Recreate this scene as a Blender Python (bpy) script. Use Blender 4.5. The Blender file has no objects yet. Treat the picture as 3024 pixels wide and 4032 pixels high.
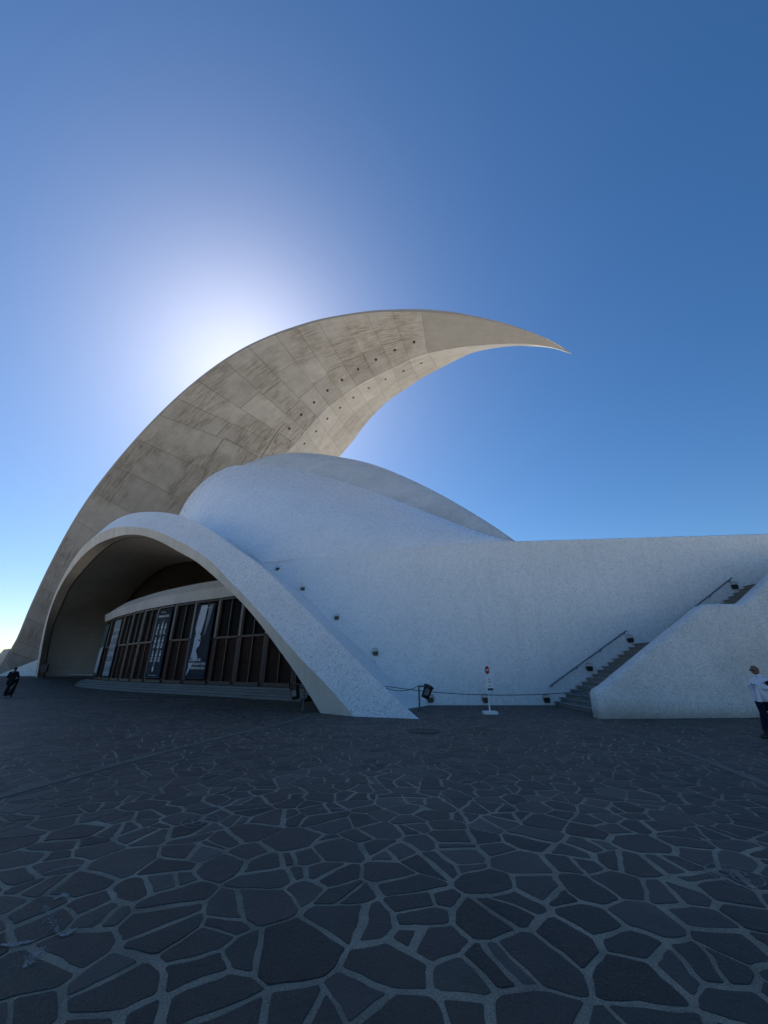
import bpy, bmesh, math, random
from mathutils import Vector, Matrix, noise

# ------------------------------------------------------------------ camera, sky, sun, exposure
S = bpy.context.scene
C = S.collection
R = math.radians

cam_d = bpy.data.cameras.new('camera')
cam = bpy.data.objects.new('camera', cam_d)
C.objects.link(cam)
cam.location = (0, 0, 1.68)
cam.rotation_euler = (R(90 + 22.14), 0, 0)
cam_d.sensor_fit = 'HORIZONTAL'
cam_d.sensor_width = 36.0
cam_d.lens = 36.0 * 1514 / 3024
cam_d.clip_start = 0.05
cam_d.clip_end = 4000
S.camera = cam

SUN_EL, SUN_AZ = R(40.2), R(-25.0)           # azimuth from +Y, negative towards -X
W = bpy.data.worlds.new('World')
S.world = W
W.use_nodes = True
nt = W.node_tree
sky = nt.nodes.new('ShaderNodeTexSky')
sky.sky_type = 'NISHITA'
sky.sun_disc = False
sky.sun_elevation = SUN_EL
sky.sun_rotation = SUN_AZ
sky.altitude = 0
sky.air_density = 1.0
sky.dust_density = 0.52
sky.ozone_density = 5.0
bg = nt.nodes['Background']
bg.inputs['Strength'].default_value = 0.05
grade = nt.nodes.new('ShaderNodeHueSaturation')     # camera colour rendering of the whole sky
grade.inputs['Saturation'].default_value = 1.2
nt.links.new(sky.outputs[0], grade.inputs['Color'])
nt.links.new(grade.outputs[0], bg.inputs[0])

sun_d = bpy.data.lights.new('sun', 'SUN')
sun_d.energy = 5.0
sun_d.angle = R(0.53)
sun_d.color = (1.0, 0.95, 0.88)
sun = bpy.data.objects.new('sun', sun_d)
C.objects.link(sun)
sdir = Vector((math.sin(SUN_AZ) * math.cos(SUN_EL), math.cos(SUN_AZ) * math.cos(SUN_EL), math.sin(SUN_EL)))
sun.rotation_euler = sdir.to_track_quat('Z', 'Y').to_euler()
sun.location = sdir * 200

S.view_settings.view_transform = 'Standard'
S.view_settings.look = 'None'
S.view_settings.exposure = 1.33
S.view_settings.gamma = 1.0
S.view_settings.use_curve_mapping = False
S.cycles.max_bounces = 8

# ------------------------------------------------------------------ surveyed curves (world metres)
WA = [[33.08,52.37,53.27],[29.01,52.05,56.41],[22.69,52.24,60.07],[16.07,52.76,62.95],[11.43,53.01,64.3],[6.7,53.5,65.34],[1.83,53.19,64.9],[-2.96,52.75,63.97],[-7.93,52.68,62.9],[-12.62,52.63,61.53],[-16.78,52.28,59.35],[-20.52,52.11,57.21],[-24.79,52.02,54.25],[-29.38,52.56,50.78],[-34.05,53.67,46.97],[-38.48,55.22,43.24],[-43.02,57.13,39.09],[-47.59,59.25,34.38],[-51.52,61.16,29.48],[-54.63,62.78,24.09],[-57.18,64.2,17.65],[-59.07,65.39,11.44],[-60.17,66.2,6.67],[-61.05,66.72,4.64],[-61.95,67.46,1.35]]
WK = [[33.11,52.41,53.31],[30.35,53.38,55.76],[25.69,55.01,58.29],[19.7,57.11,60.15],[14.64,58.88,61.2],[9.02,60.84,61.69],[5.7,62.0,61.35],[2.56,63.11,60.45],[-1.72,64.6,59.22],[-5.71,66.0,57.81],[-9.12,67.19,55.89],[-12.16,68.26,53.92],[-14.6,69.11,51.53],[-17.55,70.14,48.22],[-19.67,70.88,45.73],[-21.42,71.5,43.76],[-26.5,73.28,36.5],[-31.5,75.03,29.0],[-36.0,76.6,21.5],[-40.0,78.0,14.5],[-43.5,79.22,8.0],[-46.0,80.1,3.0],[-47.6,80.66,-0.5],[-48.5,80.97,-2.5],[-49.5,81.33,-5.0]]
WB = [[33.11,52.46,53.27],[30.48,55.13,57.66],[25.28,58.96,62.15],[19.24,62.88,64.74],[15.59,65.53,65.12],[11.92,67.99,64.78],[8.14,71.32,64.8],[4.45,74.73,64.43],[0.59,77.88,63.61],[-2.94,80.82,61.67],[-5.94,83.67,59.59],[-8.45,86.03,57.15],[-11.91,88.83,54.25],[-15.84,91.26,50.78],[-20.18,93.31,46.97],[-24.61,94.86,43.24],[-29.35,96.2,39.09],[-34.24,97.39,34.38],[-38.51,98.35,29.48],[-41.95,99.02,24.09],[-44.82,99.5,17.65],[-47.05,99.75,11.44],[-48.41,99.8,6.67],[-49.42,99.94,4.64],[-50.58,99.93,1.35]]
E1 = [[-42.82,51.34,0.7],[-42.31,50.17,3.35],[-41.47,48.82,5.65],[-40.06,47.01,7.88],[-38.17,44.88,9.79],[-35.86,42.53,11.2],[-33.57,40.3,12.27],[-30.74,37.67,13.15],[-28.97,36.12,13.33],[-26.78,34.25,13.4],[-24.37,32.27,13.18],[-21.68,30.15,12.62],[-19.28,28.32,11.94],[-17.1,26.69,11.13],[-15.17,25.31,10.28],[-13.44,24.09,9.4],[-12.48,23.41,8.91],[-10.04,21.76,7.43],[-8.51,20.81,6.18],[-7.17,19.97,5.13],[-6.49,19.57,4.55],[-4.82,18.55,3.14],[-3.61,17.81,2.08],[-2.38,17.04,1.11],[-1.12,16.29,-0.0]]
E2 = [[-41.98,50.62,0.71],[-41.28,49.22,3.64],[-40.52,47.9,6.07],[-39.0,45.97,8.39],[-36.41,43.26,10.26],[-33.37,40.34,11.53],[-30.52,37.73,12.23],[-27.17,34.82,12.51],[-24.2,32.37,12.31],[-21.56,30.25,11.92],[-19.19,28.41,11.32],[-17.01,26.79,10.53],[-15.09,25.42,9.62],[-13.37,24.22,8.72],[-11.48,22.89,7.73],[-9.28,21.45,6.25],[-7.73,20.45,5.12],[-6.47,19.67,4.08],[-4.8,18.71,2.46],[-3.58,18.04,1.19],[-2.57,17.52,-0.01]]
G = [[-42.61,52.35,0.68],[-42.0,50.99,3.71],[-40.94,49.39,6.21],[-38.58,46.77,8.5],[-36.33,44.4,10.17],[-32.54,40.84,11.43],[-29.08,37.69,12.22],[-26.01,35.01,12.56],[-23.21,32.69,12.41]]
E3 = [[-32.01,39.78,14.11],[-29.04,37.15,14.56],[-26.34,34.81,14.76],[-22.72,31.84,14.42],[-19.5,29.34,13.62],[-16.17,26.84,12.5],[-13.34,24.8,11.22],[-11.09,23.27,9.88],[-8.45,21.55,8.06],[-6.83,20.49,6.95],[-5.35,19.58,5.73],[-3.04,18.19,3.69],[-1.17,17.07,2.03],[0.1,16.32,0.91],[1.27,15.58,-0.0]]
V = [[-37.06,55.83,1.43],[-37.86,56.51,4.02],[-38.34,56.91,7.11],[-37.58,56.27,9.67],[-36.57,55.42,10.51],[-34.21,53.42,12.07],[-31.02,50.73,13.21],[-27.91,48.1,13.69],[-24.86,45.52,13.55],[-21.44,42.62,12.97],[-17.16,39.01,11.53],[-13.02,35.51,9.15],[-9.54,32.57,6.41],[-7.18,30.57,4.04],[-5.57,29.21,1.55]]
WT = [[-8.8,26.22,8.5],[-5.48,24.96,8.5],[-2.45,24.09,8.5],[0.62,23.05,8.5],[3.9,22.14,8.5],[7.64,21.34,8.5],[12.82,20.82,8.5],[16.85,20.41,8.5],[21.04,19.98,8.5]]
STRIP = [[2.22,21.1,0.0],[0.74,21.28,0.81],[-0.67,21.7,2.13],[-3.09,22.66,4.19],[-5.01,23.7,5.93],[-6.81,24.77,7.16],[-8.99,26.38,8.76]]
N = [[7.63,21.3,8.49],[6.31,22.6,9.38],[5.14,25.0,10.92],[3.6,27.5,12.72],[0.87,31.0,15.48],[-2.68,34.5,18.47],[-6.95,37.5,21.26],[-10.67,39.8,23.26],[-14.09,41.5,24.64],[-16.04,42.4,25.29],[-17.95,43.2,25.69],[-20.26,44.2,26.02],[-21.52,44.8,25.82],[-23.55,45.8,25.25],[-24.9,46.5,24.24],[-26.05,47.0,22.6],[-27.08,47.4,20.49]]
FS = [[7.77,21.6,8.58],[7.36,24.0,10.37],[6.56,28.0,13.27],[5.2,32.5,16.71],[3.03,37.0,20.42],[0.09,41.5,24.29],[-2.37,45.0,27.12],[-6.08,49.0,30.18],[-11.5,53.0,33.02],[-15.84,56.0,34.69],[-18.44,57.5,35.03],[-19.72,58.0,34.02]]
# ------------------------------------------------------------------ helpers
def V3(p): return Vector(p)

def tag(o, label=None, cat=None, group=None, kind=None):
    if label: o['label'] = label
    if cat: o['category'] = cat
    if group: o['group'] = group
    if kind: o['kind'] = kind
    return o

def empty(name, loc=(0, 0, 0), rz=0, parent=None):
    o = bpy.data.objects.new(name, None)
    C.objects.link(o)
    o.location = loc
    o.rotation_euler = (0, 0, rz)
    o.empty_display_size = 0.2
    if parent: o.parent = parent
    return o

def mesh_obj(name, verts, faces, mat, parent=None, smooth=False, uvs=None):
    me = bpy.data.meshes.new(name)
    me.from_pydata([tuple(v) for v in verts], [], faces)
    if uvs is not None:
        l = me.uv_layers.new(name='UVMap')
        for lp in me.loops:
            l.data[lp.index].uv = uvs[lp.vertex_index]
    if smooth:
        me.polygons.foreach_set('use_smooth', [True] * len(me.polygons))
    me.update()
    o = bpy.data.objects.new(name, me)
    C.objects.link(o)
    if mat: me.materials.append(mat)
    if parent: o.parent = parent
    return o

def bm_obj(name, bm, mat, parent=None, smooth=False):
    me = bpy.data.meshes.new(name)
    bmesh.ops.recalc_face_normals(bm, faces=bm.faces)
    bm.to_mesh(me)
    bm.free()
    if smooth:
        me.polygons.foreach_set('use_smooth', [True] * len(me.polygons))
    o = bpy.data.objects.new(name, me)
    C.objects.link(o)
    if mat: me.materials.append(mat)
    if parent: o.parent = parent
    return o

def add_box(bm, c, s, rz=0.0, ry=0.0, bevel=0.0):
    m = Matrix.Translation(c) @ Matrix.Rotation(rz, 4, 'Z') @ Matrix.Rotation(ry, 4, 'Y') @ Matrix.Diagonal((s[0], s[1], s[2], 1))
    r = bmesh.ops.create_cube(bm, size=1, matrix=m)
    if bevel:
        es = list({e for v in r['verts'] for e in v.link_edges})
        bmesh.ops.bevel(bm, geom=es, offset=bevel, segments=2, affect='EDGES', profile=0.5)

def tube(bm, pts, r, n=8, r2=None):
    pts = [Vector(p) for p in pts]
    rings = []
    for i, p in enumerate(pts):
        t = (pts[min(i + 1, len(pts) - 1)] - pts[max(i - 1, 0)]).normalized()
        a = t.orthogonal().normalized() if i == 0 else (rings[-1][1] - t * rings[-1][1].dot(t)).normalized()
        b = t.cross(a)
        rr = r if r2 is None else r + (r2 - r) * i / (len(pts) - 1)
        rings.append(([bm.verts.new(p + (a * math.cos(k * 2 * math.pi / n) + b * math.sin(k * 2 * math.pi / n)) * rr) for k in range(n)], a))
    for i in range(len(rings) - 1):
        for k in range(n):
            bm.faces.new((rings[i][0][k], rings[i][0][(k + 1) % n], rings[i + 1][0][(k + 1) % n], rings[i + 1][0][k]))
    bm.faces.new(rings[0][0][::-1])
    bm.faces.new(rings[-1][0])

def lathe(bm, prof, n=20, loc=(0, 0, 0), mat=None):
    rows = []
    for r, z in prof:
        rows.append([bm.verts.new((loc[0] + r * math.cos(k * 2 * math.pi / n), loc[1] + r * math.sin(k * 2 * math.pi / n), loc[2] + z)) for k in range(n)])
    for i in range(len(rows) - 1):
        for k in range(n):
            bm.faces.new((rows[i][k], rows[i][(k + 1) % n], rows[i + 1][(k + 1) % n], rows[i + 1][k]))
    bm.faces.new(rows[0][::-1])
    bm.faces.new(rows[-1])

def catmull(P, n):
    """resample a polyline at n points, evenly in chord length, with a Catmull-Rom spline"""
    P = [Vector(p) for p in P]
    L = [0.0]
    for a, b in zip(P, P[1:]): L.append(L[-1] + max((b - a).length, 1e-6))
    return [cat_at(P, L, L[-1] * i / (n - 1)) for i in range(n)]

def cat_at(P, L, s):
    i = 0
    while i < len(P) - 2 and s > L[i + 1]: i += 1
    t = (s - L[i]) / (L[i + 1] - L[i])
    p0 = P[i - 1] if i > 0 else P[i] * 2 - P[i + 1]
    p1, p2 = P[i], P[i + 1]
    p3 = P[i + 2] if i + 2 < len(P) else P[i + 1] * 2 - P[i]
    h = L[i + 1] - L[i]
    d0 = L[i] - L[i - 1] if i > 0 else h
    d2 = L[i + 2] - L[i + 1] if i + 2 < len(P) else h
    m1 = ((p1 - p0) / d0 * h + (p2 - p1)) * 0.5
    m2 = ((p2 - p1) + (p3 - p2) / d2 * h) * 0.5
    t2, t3 = t * t, t * t * t
    return p1 * (2 * t3 - 3 * t2 + 1) + m1 * (t3 - 2 * t2 + t) + p2 * (-2 * t3 + 3 * t2) + m2 * (t3 - t2)

def by_index(P, n):
    """resample evenly in index (keeps stations of parallel curves matched)"""
    P = [Vector(p) for p in P]
    L = list(range(len(P)))
    return [cat_at(P, L, (len(P) - 1) * i / (n - 1)) for i in range(n)]

def loft(name, rows, mat, parent=None, smooth=True, flip=False):
    n = len(rows[0])
    verts, faces, uvs = [], [], []
    ul = [0.0]
    mid = rows[len(rows) // 2]
    for a, b in zip(mid, mid[1:]): ul.append(ul[-1] + (Vector(b) - Vector(a)).length)
    for j, r in enumerate(rows):
        for i, p in enumerate(r):
            verts.append(tuple(p))
            uvs.append((ul[i], j / max(len(rows) - 1, 1)))
    for j in range(len(rows) - 1):
        for i in range(n - 1):
            f = (j * n + i, j * n + i + 1, (j + 1) * n + i + 1, (j + 1) * n + i)
            faces.append(f[::-1] if flip else f)
    return mesh_obj(name, verts, faces, mat, parent, smooth, uvs)

def lerp(a, b, t): return a + (b - a) * t
def sstep(a, b, x):
    t = min(max((x - a) / (b - a), 0), 1)
    return t * t * (3 - 2 * t)

def ground_z(x, y):
    return 0.75 * sstep(50, 68, (y - x) * 0.7071)

# ------------------------------------------------------------------ materials
class NB:
    def __init__(self, name):
        self.m = bpy.data.materials.new(name)
        self.m.use_nodes = True
        self.t = self.m.node_tree
        self.b = self.t.nodes['Principled BSDF']
    def n(self, typ, **kw):
        nd = self.t.nodes.new('ShaderNode' + typ)
        for k, v in kw.items(): setattr(nd, k, v)
        return nd
    def l(self, a, b): self.t.links.new(a, b)
    def setin(self, nd, **kw):
        for k, v in kw.items(): nd.inputs[k.replace('_', ' ')].default_value = v
        return nd
    def tex(self, typ, vec, **kw):
        nd = self.n('Tex' + typ)
        for k, v in kw.items():
            if k in ('feature', 'noise_dimensions', 'distance'): setattr(nd, k, v)
            else: nd.inputs[k.replace('_', ' ')].default_value = v
        self.l(vec, nd.inputs['Vector'])
        return nd
    def ramp(self, fac, stops):
        r = self.n('ValToRGB')
        e = r.color_ramp.elements
        while len(e) < len(stops): e.new(0.5)
        for q, (p, c) in zip(e, stops):
            q.position = p
            q.color = (c, c, c, 1) if isinstance(c, (int, float)) else (*c, 1)
        self.l(fac, r.inputs[0])
        return r.outputs[0]
    def mix(self, fac, a, b, mode='MIX'):
        m = self.n('MixRGB', blend_type=mode)
        for i, v in ((0, fac), (1, a), (2, b)):
            if hasattr(v, 'is_linked') or hasattr(v, 'links'): self.l(v, m.inputs[i])
            elif i == 0: m.inputs[0].default_value = v
            else: m.inputs[i].default_value = (*v, 1)
        return m.outputs[0]
    def math(self, op, a, b=0.0):
        m = self.n('Math', operation=op)
        for i, v in ((0, a), (1, b)):
            if hasattr(v, 'links'): self.l(v, m.inputs[i])
            else: m.inputs[i].default_value = v
        return m.outputs[0]
    def bump(self, h, strength=0.3, dist=0.02, prev=None):
        b = self.n('Bump')
        b.inputs['Strength'].default_value = strength
        b.inputs['Distance'].default_value = dist
        self.l(h, b.inputs['Height'])
        if prev is not None: self.l(prev, b.inputs['Normal'])
        return b.outputs[0]
    def pos(self, scale=(1, 1, 1), rot=(0, 0, 0), src='pos'):
        if src == 'pos': o = self.n('NewGeometry').outputs['Position']
        elif src == 'uv': o = self.n('UVMap').outputs[0]
        else: o = self.n('TexCoord').outputs['Object']
        mp = self.n('Mapping')
        mp.inputs['Scale'].default_value = scale
        mp.inputs['Rotation'].default_value = rot
        self.l(o, mp.inputs['Vector'])
        return mp.outputs[0]
    def done(self, col=None, rough=None, normal=None, metal=None, spec=None):
        B = self.b.inputs
        for v, k in ((col, 'Base Color'), (rough, 'Roughness'), (metal, 'Metallic'), (spec, 'Specular IOR Level')):
            if v is None: continue
            if hasattr(v, 'links'): self.l(v, B[k])
            else: B[k].default_value = (*v, 1) if isinstance(v, tuple) else v
        if normal is not None: self.l(normal, B['Normal'])
        return self.m

def mat_tiles(name, base, grout, scale, stain=0.12, rough=0.38, bump=0.5):
    """broken-tile mosaic: shards of glazed tile set in mortar"""
    q = NB(name)
    p = q.pos()
    wob = q.tex('Noise', p, Scale=2.5, Detail=2.0)
    pw = q.mix(0.04, p, wob.outputs['Color'], 'ADD')
    edge = q.tex('Voronoi', pw, Scale=scale, feature='DISTANCE_TO_EDGE')
    cell = q.tex('Voronoi', pw, Scale=scale)
    sep = q.n('SeparateColor'); q.l(cell.outputs['Color'], sep.inputs[0])
    tone = q.ramp(sep.outputs[0], [(0.0, tuple(c * 0.89 for c in base)), (0.35, base), (1.0, tuple(min(c * 1.05, 0.9) for c in base))])
    g = q.ramp(edge.outputs['Distance'], [(0.02, 0.0), (0.07, 1.0)])
    col = q.mix(g, grout, tone)
    big = q.tex('Noise', p, Scale=0.35, Detail=6.0, Roughness=0.62)
    st = q.ramp(big.outputs[0], [(0.35, 1.0 - stain), (0.62, 1.0)])
    col = q.mix(1.0, col, st, 'MULTIPLY')
    ps = q.pos((2.2, 2.2, 0.18))
    drip = q.tex('Noise', ps, Scale=1.0, Detail=5.0, Roughness=0.7)
    dr = q.ramp(drip.outputs[0], [(0.32, (0.84, 0.82, 0.78)), (0.48, (1, 1, 1))])
    col = q.mix(0.3, col, dr, 'MULTIPLY')
    fine = q.tex('Noise', p, Scale=scale * 1.7, Detail=3.0)
    h = q.mix(0.45, g, fine.outputs['Color'])
    n1 = q.bump(h, bump, 0.03)
    slow = q.tex('Noise', p, Scale=0.9, Detail=3.0)
    n2 = q.bump(slow.outputs[0], 0.25, 0.12, n1)
    ro = q.math('MULTIPLY_ADD', sep.outputs[1], 0.25)
    q.t.nodes[-1].inputs[2].default_value = rough
    return q.done(col, ro, n2)

def mat_concrete(name, c0, c1, src='pos', streak=(0.05, 2.0, 1), amount=0.5, rough=0.85, rnd=0.10, boards=0.0, dirt=0.0):
    q = NB(name)
    p = q.pos()
    ps = q.pos(streak, src=src)
    a = q.tex('Noise', p, Scale=0.55, Detail=8.0, Roughness=0.65)
    s = q.tex('Noise', ps, Scale=1.0, Detail=7.0, Roughness=0.7)
    f = q.mix(amount, a.outputs[0], s.outputs[0])
    col = q.ramp(f, [(0.32, c0), (0.66, c1)])
    if rnd:
        oi = q.n('ObjectInfo')
        k = q.math('MULTIPLY_ADD', oi.outputs['Random'], rnd * 2)
        q.t.nodes[-1].inputs[2].default_value = 1 - rnd
        cc = q.n('CombineColor')
        for i in range(3): q.l(k, cc.inputs[i])
        col = q.mix(1.0, col, cc.outputs[0], 'MULTIPLY')
    if dirt:
        d = q.tex('Noise', ps, Scale=2.2, Detail=9.0, Roughness=0.78)
        dm = q.ramp(d.outputs[0], [(0.44, (1, 1, 1)), (0.60, (0.60, 0.56, 0.50))])
        bigm = q.tex('Noise', p, Scale=0.12, Detail=2.0)
        bm_ = q.ramp(bigm.outputs[0], [(0.46, 0.0), (0.56, dirt)])
        col = q.mix(bm_, col, q.mix(1.0, col, dm, 'MULTIPLY'))
    fine = q.tex('Noise', p, Scale=14.0, Detail=6.0, Roughness=0.7)
    n = q.bump(fine.outputs[0], 0.25, 0.02)
    if boards:
        wv = q.tex('Wave', q.pos((0, 0, 1)), Scale=boards, Distortion=0.6, Detail=1.0)
        n = q.bump(wv.outputs[0], 0.35, 0.02, n)
        col = q.mix(0.12, col, q.ramp(wv.outputs[0], [(0.0, 0.5), (0.3, 1.0)]), 'MULTIPLY')
    return q.done(col, rough, n, spec=0.3)

def mat_plain(name, col, rough=0.6, metal=0.0, noise_amt=0.15, scale=6.0, bump=0.1, spec=0.5):
    q = NB(name)
    p = q.pos(src='obj')
    a = q.tex('Noise', p, Scale=scale, Detail=5.0, Roughness=0.6)
    c = q.ramp(a.outputs[0], [(0.3, tuple(x * (1 - noise_amt) for x in col)), (0.7, tuple(min(x * (1 + noise_amt), 1) for x in col))])
    n = q.bump(a.outputs[0], bump, 0.01)
    return q.done(c, rough, n, metal, spec)

def mat_stone():
    q = NB('basalt_paving')
    p = q.pos()
    oi = q.n('ObjectInfo'); ge = q.n('NewGeometry')
    r = q.math('FRACT', q.math('ADD', oi.outputs['Random'], ge.outputs['Random Per Island']))
    base = q.ramp(r, [(0.0, (0.040, 0.032, 0.026)), (0.2, (0.074, 0.056, 0.047)), (0.4, (0.052, 0.044, 0.037)), (0.6, (0.092, 0.073, 0.062)), (0.8, (0.058, 0.051, 0.041)), (1.0, (0.115, 0.096, 0.080))])
    a = q.tex('Noise', p, Scale=3.2, Detail=7.0, Roughness=0.65)
    col = q.mix(1.0, base, q.ramp(a.outputs[0], [(0.3, 0.5), (0.7, 1.5)]), 'MULTIPLY')
    wide = q.tex('Noise', p, Scale=0.5, Detail=4.0)
    col = q.mix(1.0, col, q.ramp(wide.outputs[0], [(0.35, (0.78, 0.80, 0.82)), (0.65, (1.25, 1.18, 1.10))]), 'MULTIPLY')
    sp = q.tex('Noise', p, Scale=130.0, Detail=2.0, Roughness=0.8)
    col = q.mix(q.ramp(sp.outputs[0], [(0.54, 0.0), (0.68, 0.7)]), col, (0.15, 0.145, 0.14))
    v = q.tex('Voronoi', p, Scale=7.5)
    fl = q.ramp(v.outputs['Distance'], [(0.045, 1.0), (0.075, 0.0)])
    big = q.tex('Noise', p, Scale=1.3, Detail=2.0)
    fl = q.math('MULTIPLY', fl, q.ramp(big.outputs[0], [(0.52, 0.0), (0.62, 0.8)]))
    col = q.mix(fl, col, (0.22, 0.21, 0.19))
    h = q.mix(0.5, a.outputs[0], sp.outputs[0])
    f2 = q.tex('Noise', p, Scale=28.0, Detail=8.0, Roughness=0.75)
    n = q.bump(f2.outputs[0], 0.9, 0.03)
    n = q.bump(a.outputs[0], 0.6, 0.05, n)
    ro = q.ramp(a.outputs[0], [(0.3, 0.42), (0.7, 0.72)])
    return q.done(col, ro, n, spec=0.35)

def mat_mortar():
    q = NB('mortar')
    p = q.pos()
    a = q.tex('Noise', p, Scale=2.0, Detail=6.0, Roughness=0.7)
    sp = q.tex('Noise', p, Scale=85.0, Detail=4.0, Roughness=0.8)
    col = q.ramp(a.outputs[0], [(0.3, (0.25, 0.208, 0.15)), (0.7, (0.46, 0.385, 0.285))])
    col = q.mix(1.0, col, q.ramp(sp.outputs[0], [(0.35, 0.55), (0.65, 1.3)]), 'MULTIPLY')
    wide = q.tex('Noise', p, Scale=0.22, Detail=3.0)
    col = q.mix(1.0, col, q.ramp(wide.outputs[0], [(0.35, 0.75), (0.62, 1.1)]), 'MULTIPLY')
    n = q.bump(sp.outputs[0], 0.7, 0.012)
    return q.done(col, 0.95, n, spec=0.2)

def mat_farstone():
    q = NB('distant_paving')
    p = q.pos((1, 1, 0))
    w = q.mix(0.12, p, q.tex('Noise', p, Scale=3.0, Detail=2.0).outputs['Color'], 'ADD')
    e = q.tex('Voronoi', w, Scale=2.1, feature='DISTANCE_TO_EDGE')
    c = q.tex('Voronoi', w, Scale=2.1)
    sep = q.n('SeparateColor'); q.l(c.outputs['Color'], sep.inputs[0])
    col = q.ramp(sep.outputs[0], [(0, (0.032, 0.027, 0.023)), (1, (0.076, 0.063, 0.054))])
    col = q.mix(q.ramp(e.outputs['Distance'], [(0.03, 0.75), (0.07, 0.0)]), col, (0.20, 0.175, 0.14))
    n = q.bump(q.tex('Noise', p, Scale=9.0, Detail=6.0).outputs[0], 0.5, 0.02)
    return q.done(col, 0.8, n, spec=0.3)

M = {}
M['tiles'] = mat_tiles('white_mosaic', (0.83, 0.84, 0.84), (0.66, 0.66, 0.64), 10.0, stain=0.05, bump=0.35)
M['tiles_arch'] = mat_tiles('white_mosaic_arch', (0.82, 0.83, 0.84), (0.54, 0.54, 0.53), 10.0, stain=0.06, bump=0.6)
M['tiles_parapet'] = mat_tiles('worn_white_mosaic', (0.80, 0.79, 0.77), (0.58, 0.57, 0.54), 10.0, stain=0.18, bump=0.6)
M['shell'] = mat_tiles('glazed_white_mosaic', (0.82, 0.83, 0.84), (0.72, 0.73, 0.74), 7.0, stain=0.07, rough=0.22, bump=0.15)
M['roof_shell'] = mat_tiles('weathered_warm_lit_mosaic', (0.74, 0.71, 0.66), (0.66, 0.63, 0.58), 5.0, stain=0.20, rough=0.45, bump=0.15)  # warm sky light on this upper shell is mixed into the base colour
M['wing'] = mat_concrete('wing_concrete', (0.265, 0.25, 0.225), (0.385, 0.363, 0.33), 'uv', (0.16, 22, 1), 0.40, dirt=0.95)
M['wing_dark'] = mat_concrete('wing_joint_concrete', (0.16, 0.145, 0.125), (0.24, 0.22, 0.19), 'uv', (0.05, 9, 1), 0.5, rnd=0)
M['wing_tip'] = mat_concrete('wing_tip_concrete', (0.235, 0.222, 0.20), (0.31, 0.293, 0.266), 'uv', (0.05, 6, 1), 0.5, rnd=0)
M['wing_far'] = mat_concrete('bounce_lit_wing_concrete', (0.31, 0.292, 0.262), (0.42, 0.396, 0.36), 'uv', (0.05, 9, 1), 0.45, dirt=0.5)  # far underside's bounce light painted in as paler concrete than the near face
M['crack'] = mat_concrete('stained_joint', (0.13, 0.11, 0.085), (0.20, 0.17, 0.13), 'pos', (1, 1, 1), 0.4, rnd=0)
M['patch'] = mat_concrete('pale_repair_mortar', (0.58, 0.57, 0.54), (0.74, 0.73, 0.70), 'pos', (1, 1, 1), 0.4, rnd=0)
M['rim'] = mat_concrete('rim_concrete', (0.46, 0.43, 0.37), (0.66, 0.62, 0.55), 'pos', (1.5, 1.5, 0.25), 0.6, rnd=0)
M['soffit'] = mat_concrete('soffit_concrete', (0.42, 0.38, 0.32), (0.56, 0.51, 0.44), 'pos', (1.5, 1.5, 0.25), 0.4, rnd=0)
M['vault'] = mat_concrete('board_marked_concrete', (0.31, 0.285, 0.245), (0.42, 0.388, 0.335), 'pos', (0.2, 0.2, 3.0), 0.5, rnd=0, boards=1.1)
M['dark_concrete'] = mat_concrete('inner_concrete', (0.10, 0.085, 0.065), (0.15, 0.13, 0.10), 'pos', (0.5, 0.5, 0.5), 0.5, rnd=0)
M['ring'] = mat_concrete('ring_concrete', (0.40, 0.40, 0.39), (0.54, 0.54, 0.53), 'pos', (0.6, 0.6, 0.6), 0.4, rnd=0)
M['stepstone'] = mat_concrete('step_stone', (0.14, 0.137, 0.13), (0.21, 0.205, 0.195), 'pos', (1, 1, 1), 0.4, rnd=0.06)
M['stair'] = mat_concrete('stair_stone', (0.20, 0.192, 0.175), (0.30, 0.288, 0.262), 'pos', (1, 1, 3), 0.4, rnd=0.08)
M['stone'] = mat_stone()
M['bounce_ground'] = mat_concrete('pale_bounce_concrete', (0.40, 0.38, 0.345), (0.52, 0.495, 0.455), 'pos', (.1, .1, .1), 0.3, rnd=0)  # pale tone put in to bounce sunlight onto wing and walls, mostly unseen
M['pillar'] = mat_concrete('pillar_concrete', (0.16, 0.16, 0.155), (0.24, 0.24, 0.23), 'pos', (.6, .6, .6), 0.4, rnd=0)
M['mortar'] = mat_mortar()
M['farstone'] = mat_farstone()
M['strip'] = mat_concrete('drain_concrete', (0.10, 0.09, 0.075), (0.19, 0.17, 0.145), 'pos', (1, 1, 1), 0.4, rnd=0)
M['wood'] = mat_plain('dark_timber', (0.030, 0.013, 0.010), 0.6, 0, 0.35, 5.0)
M['wood_frame'] = mat_plain('timber_frame', (0.050, 0.026, 0.019), 0.55, 0, 0.3, 5.0)
M['glass'] = mat_plain('dark_glass', (0.004, 0.004, 0.005), 0.35, 0, 0.1, 2.0, 0.01, 0.02)
M['black'] = mat_plain('black_plastic', (0.012, 0.012, 0.014), 0.45, 0, 0.2)
M['black_cloth'] = mat_plain('black_cloth', (0.012, 0.012, 0.014), 0.95, 0, 0.3, 30, 0.3, 0.2)
M['navy'] = mat_plain('navy_trouser_cloth', (0.010, 0.012, 0.028), 0.95, 0, 0.3, 30, 0.3, 0.2)
M['shirt'] = mat_plain('white_shirt_cloth', (0.66, 0.67, 0.74), 0.9, 0, 0.06, 12, 0.4, 0.2)
M['skin'] = mat_plain('skin', (0.20, 0.095, 0.065), 0.6, 0, 0.12, 20, 0.1)
M['skin_pale'] = mat_plain('skin_forearm', (0.30, 0.17, 0.12), 0.6, 0, 0.12, 20, 0.1)
M['hair'] = mat_plain('dark_hair', (0.012, 0.010, 0.009), 0.85, 0, 0.3, 60, 0.4)
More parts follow.
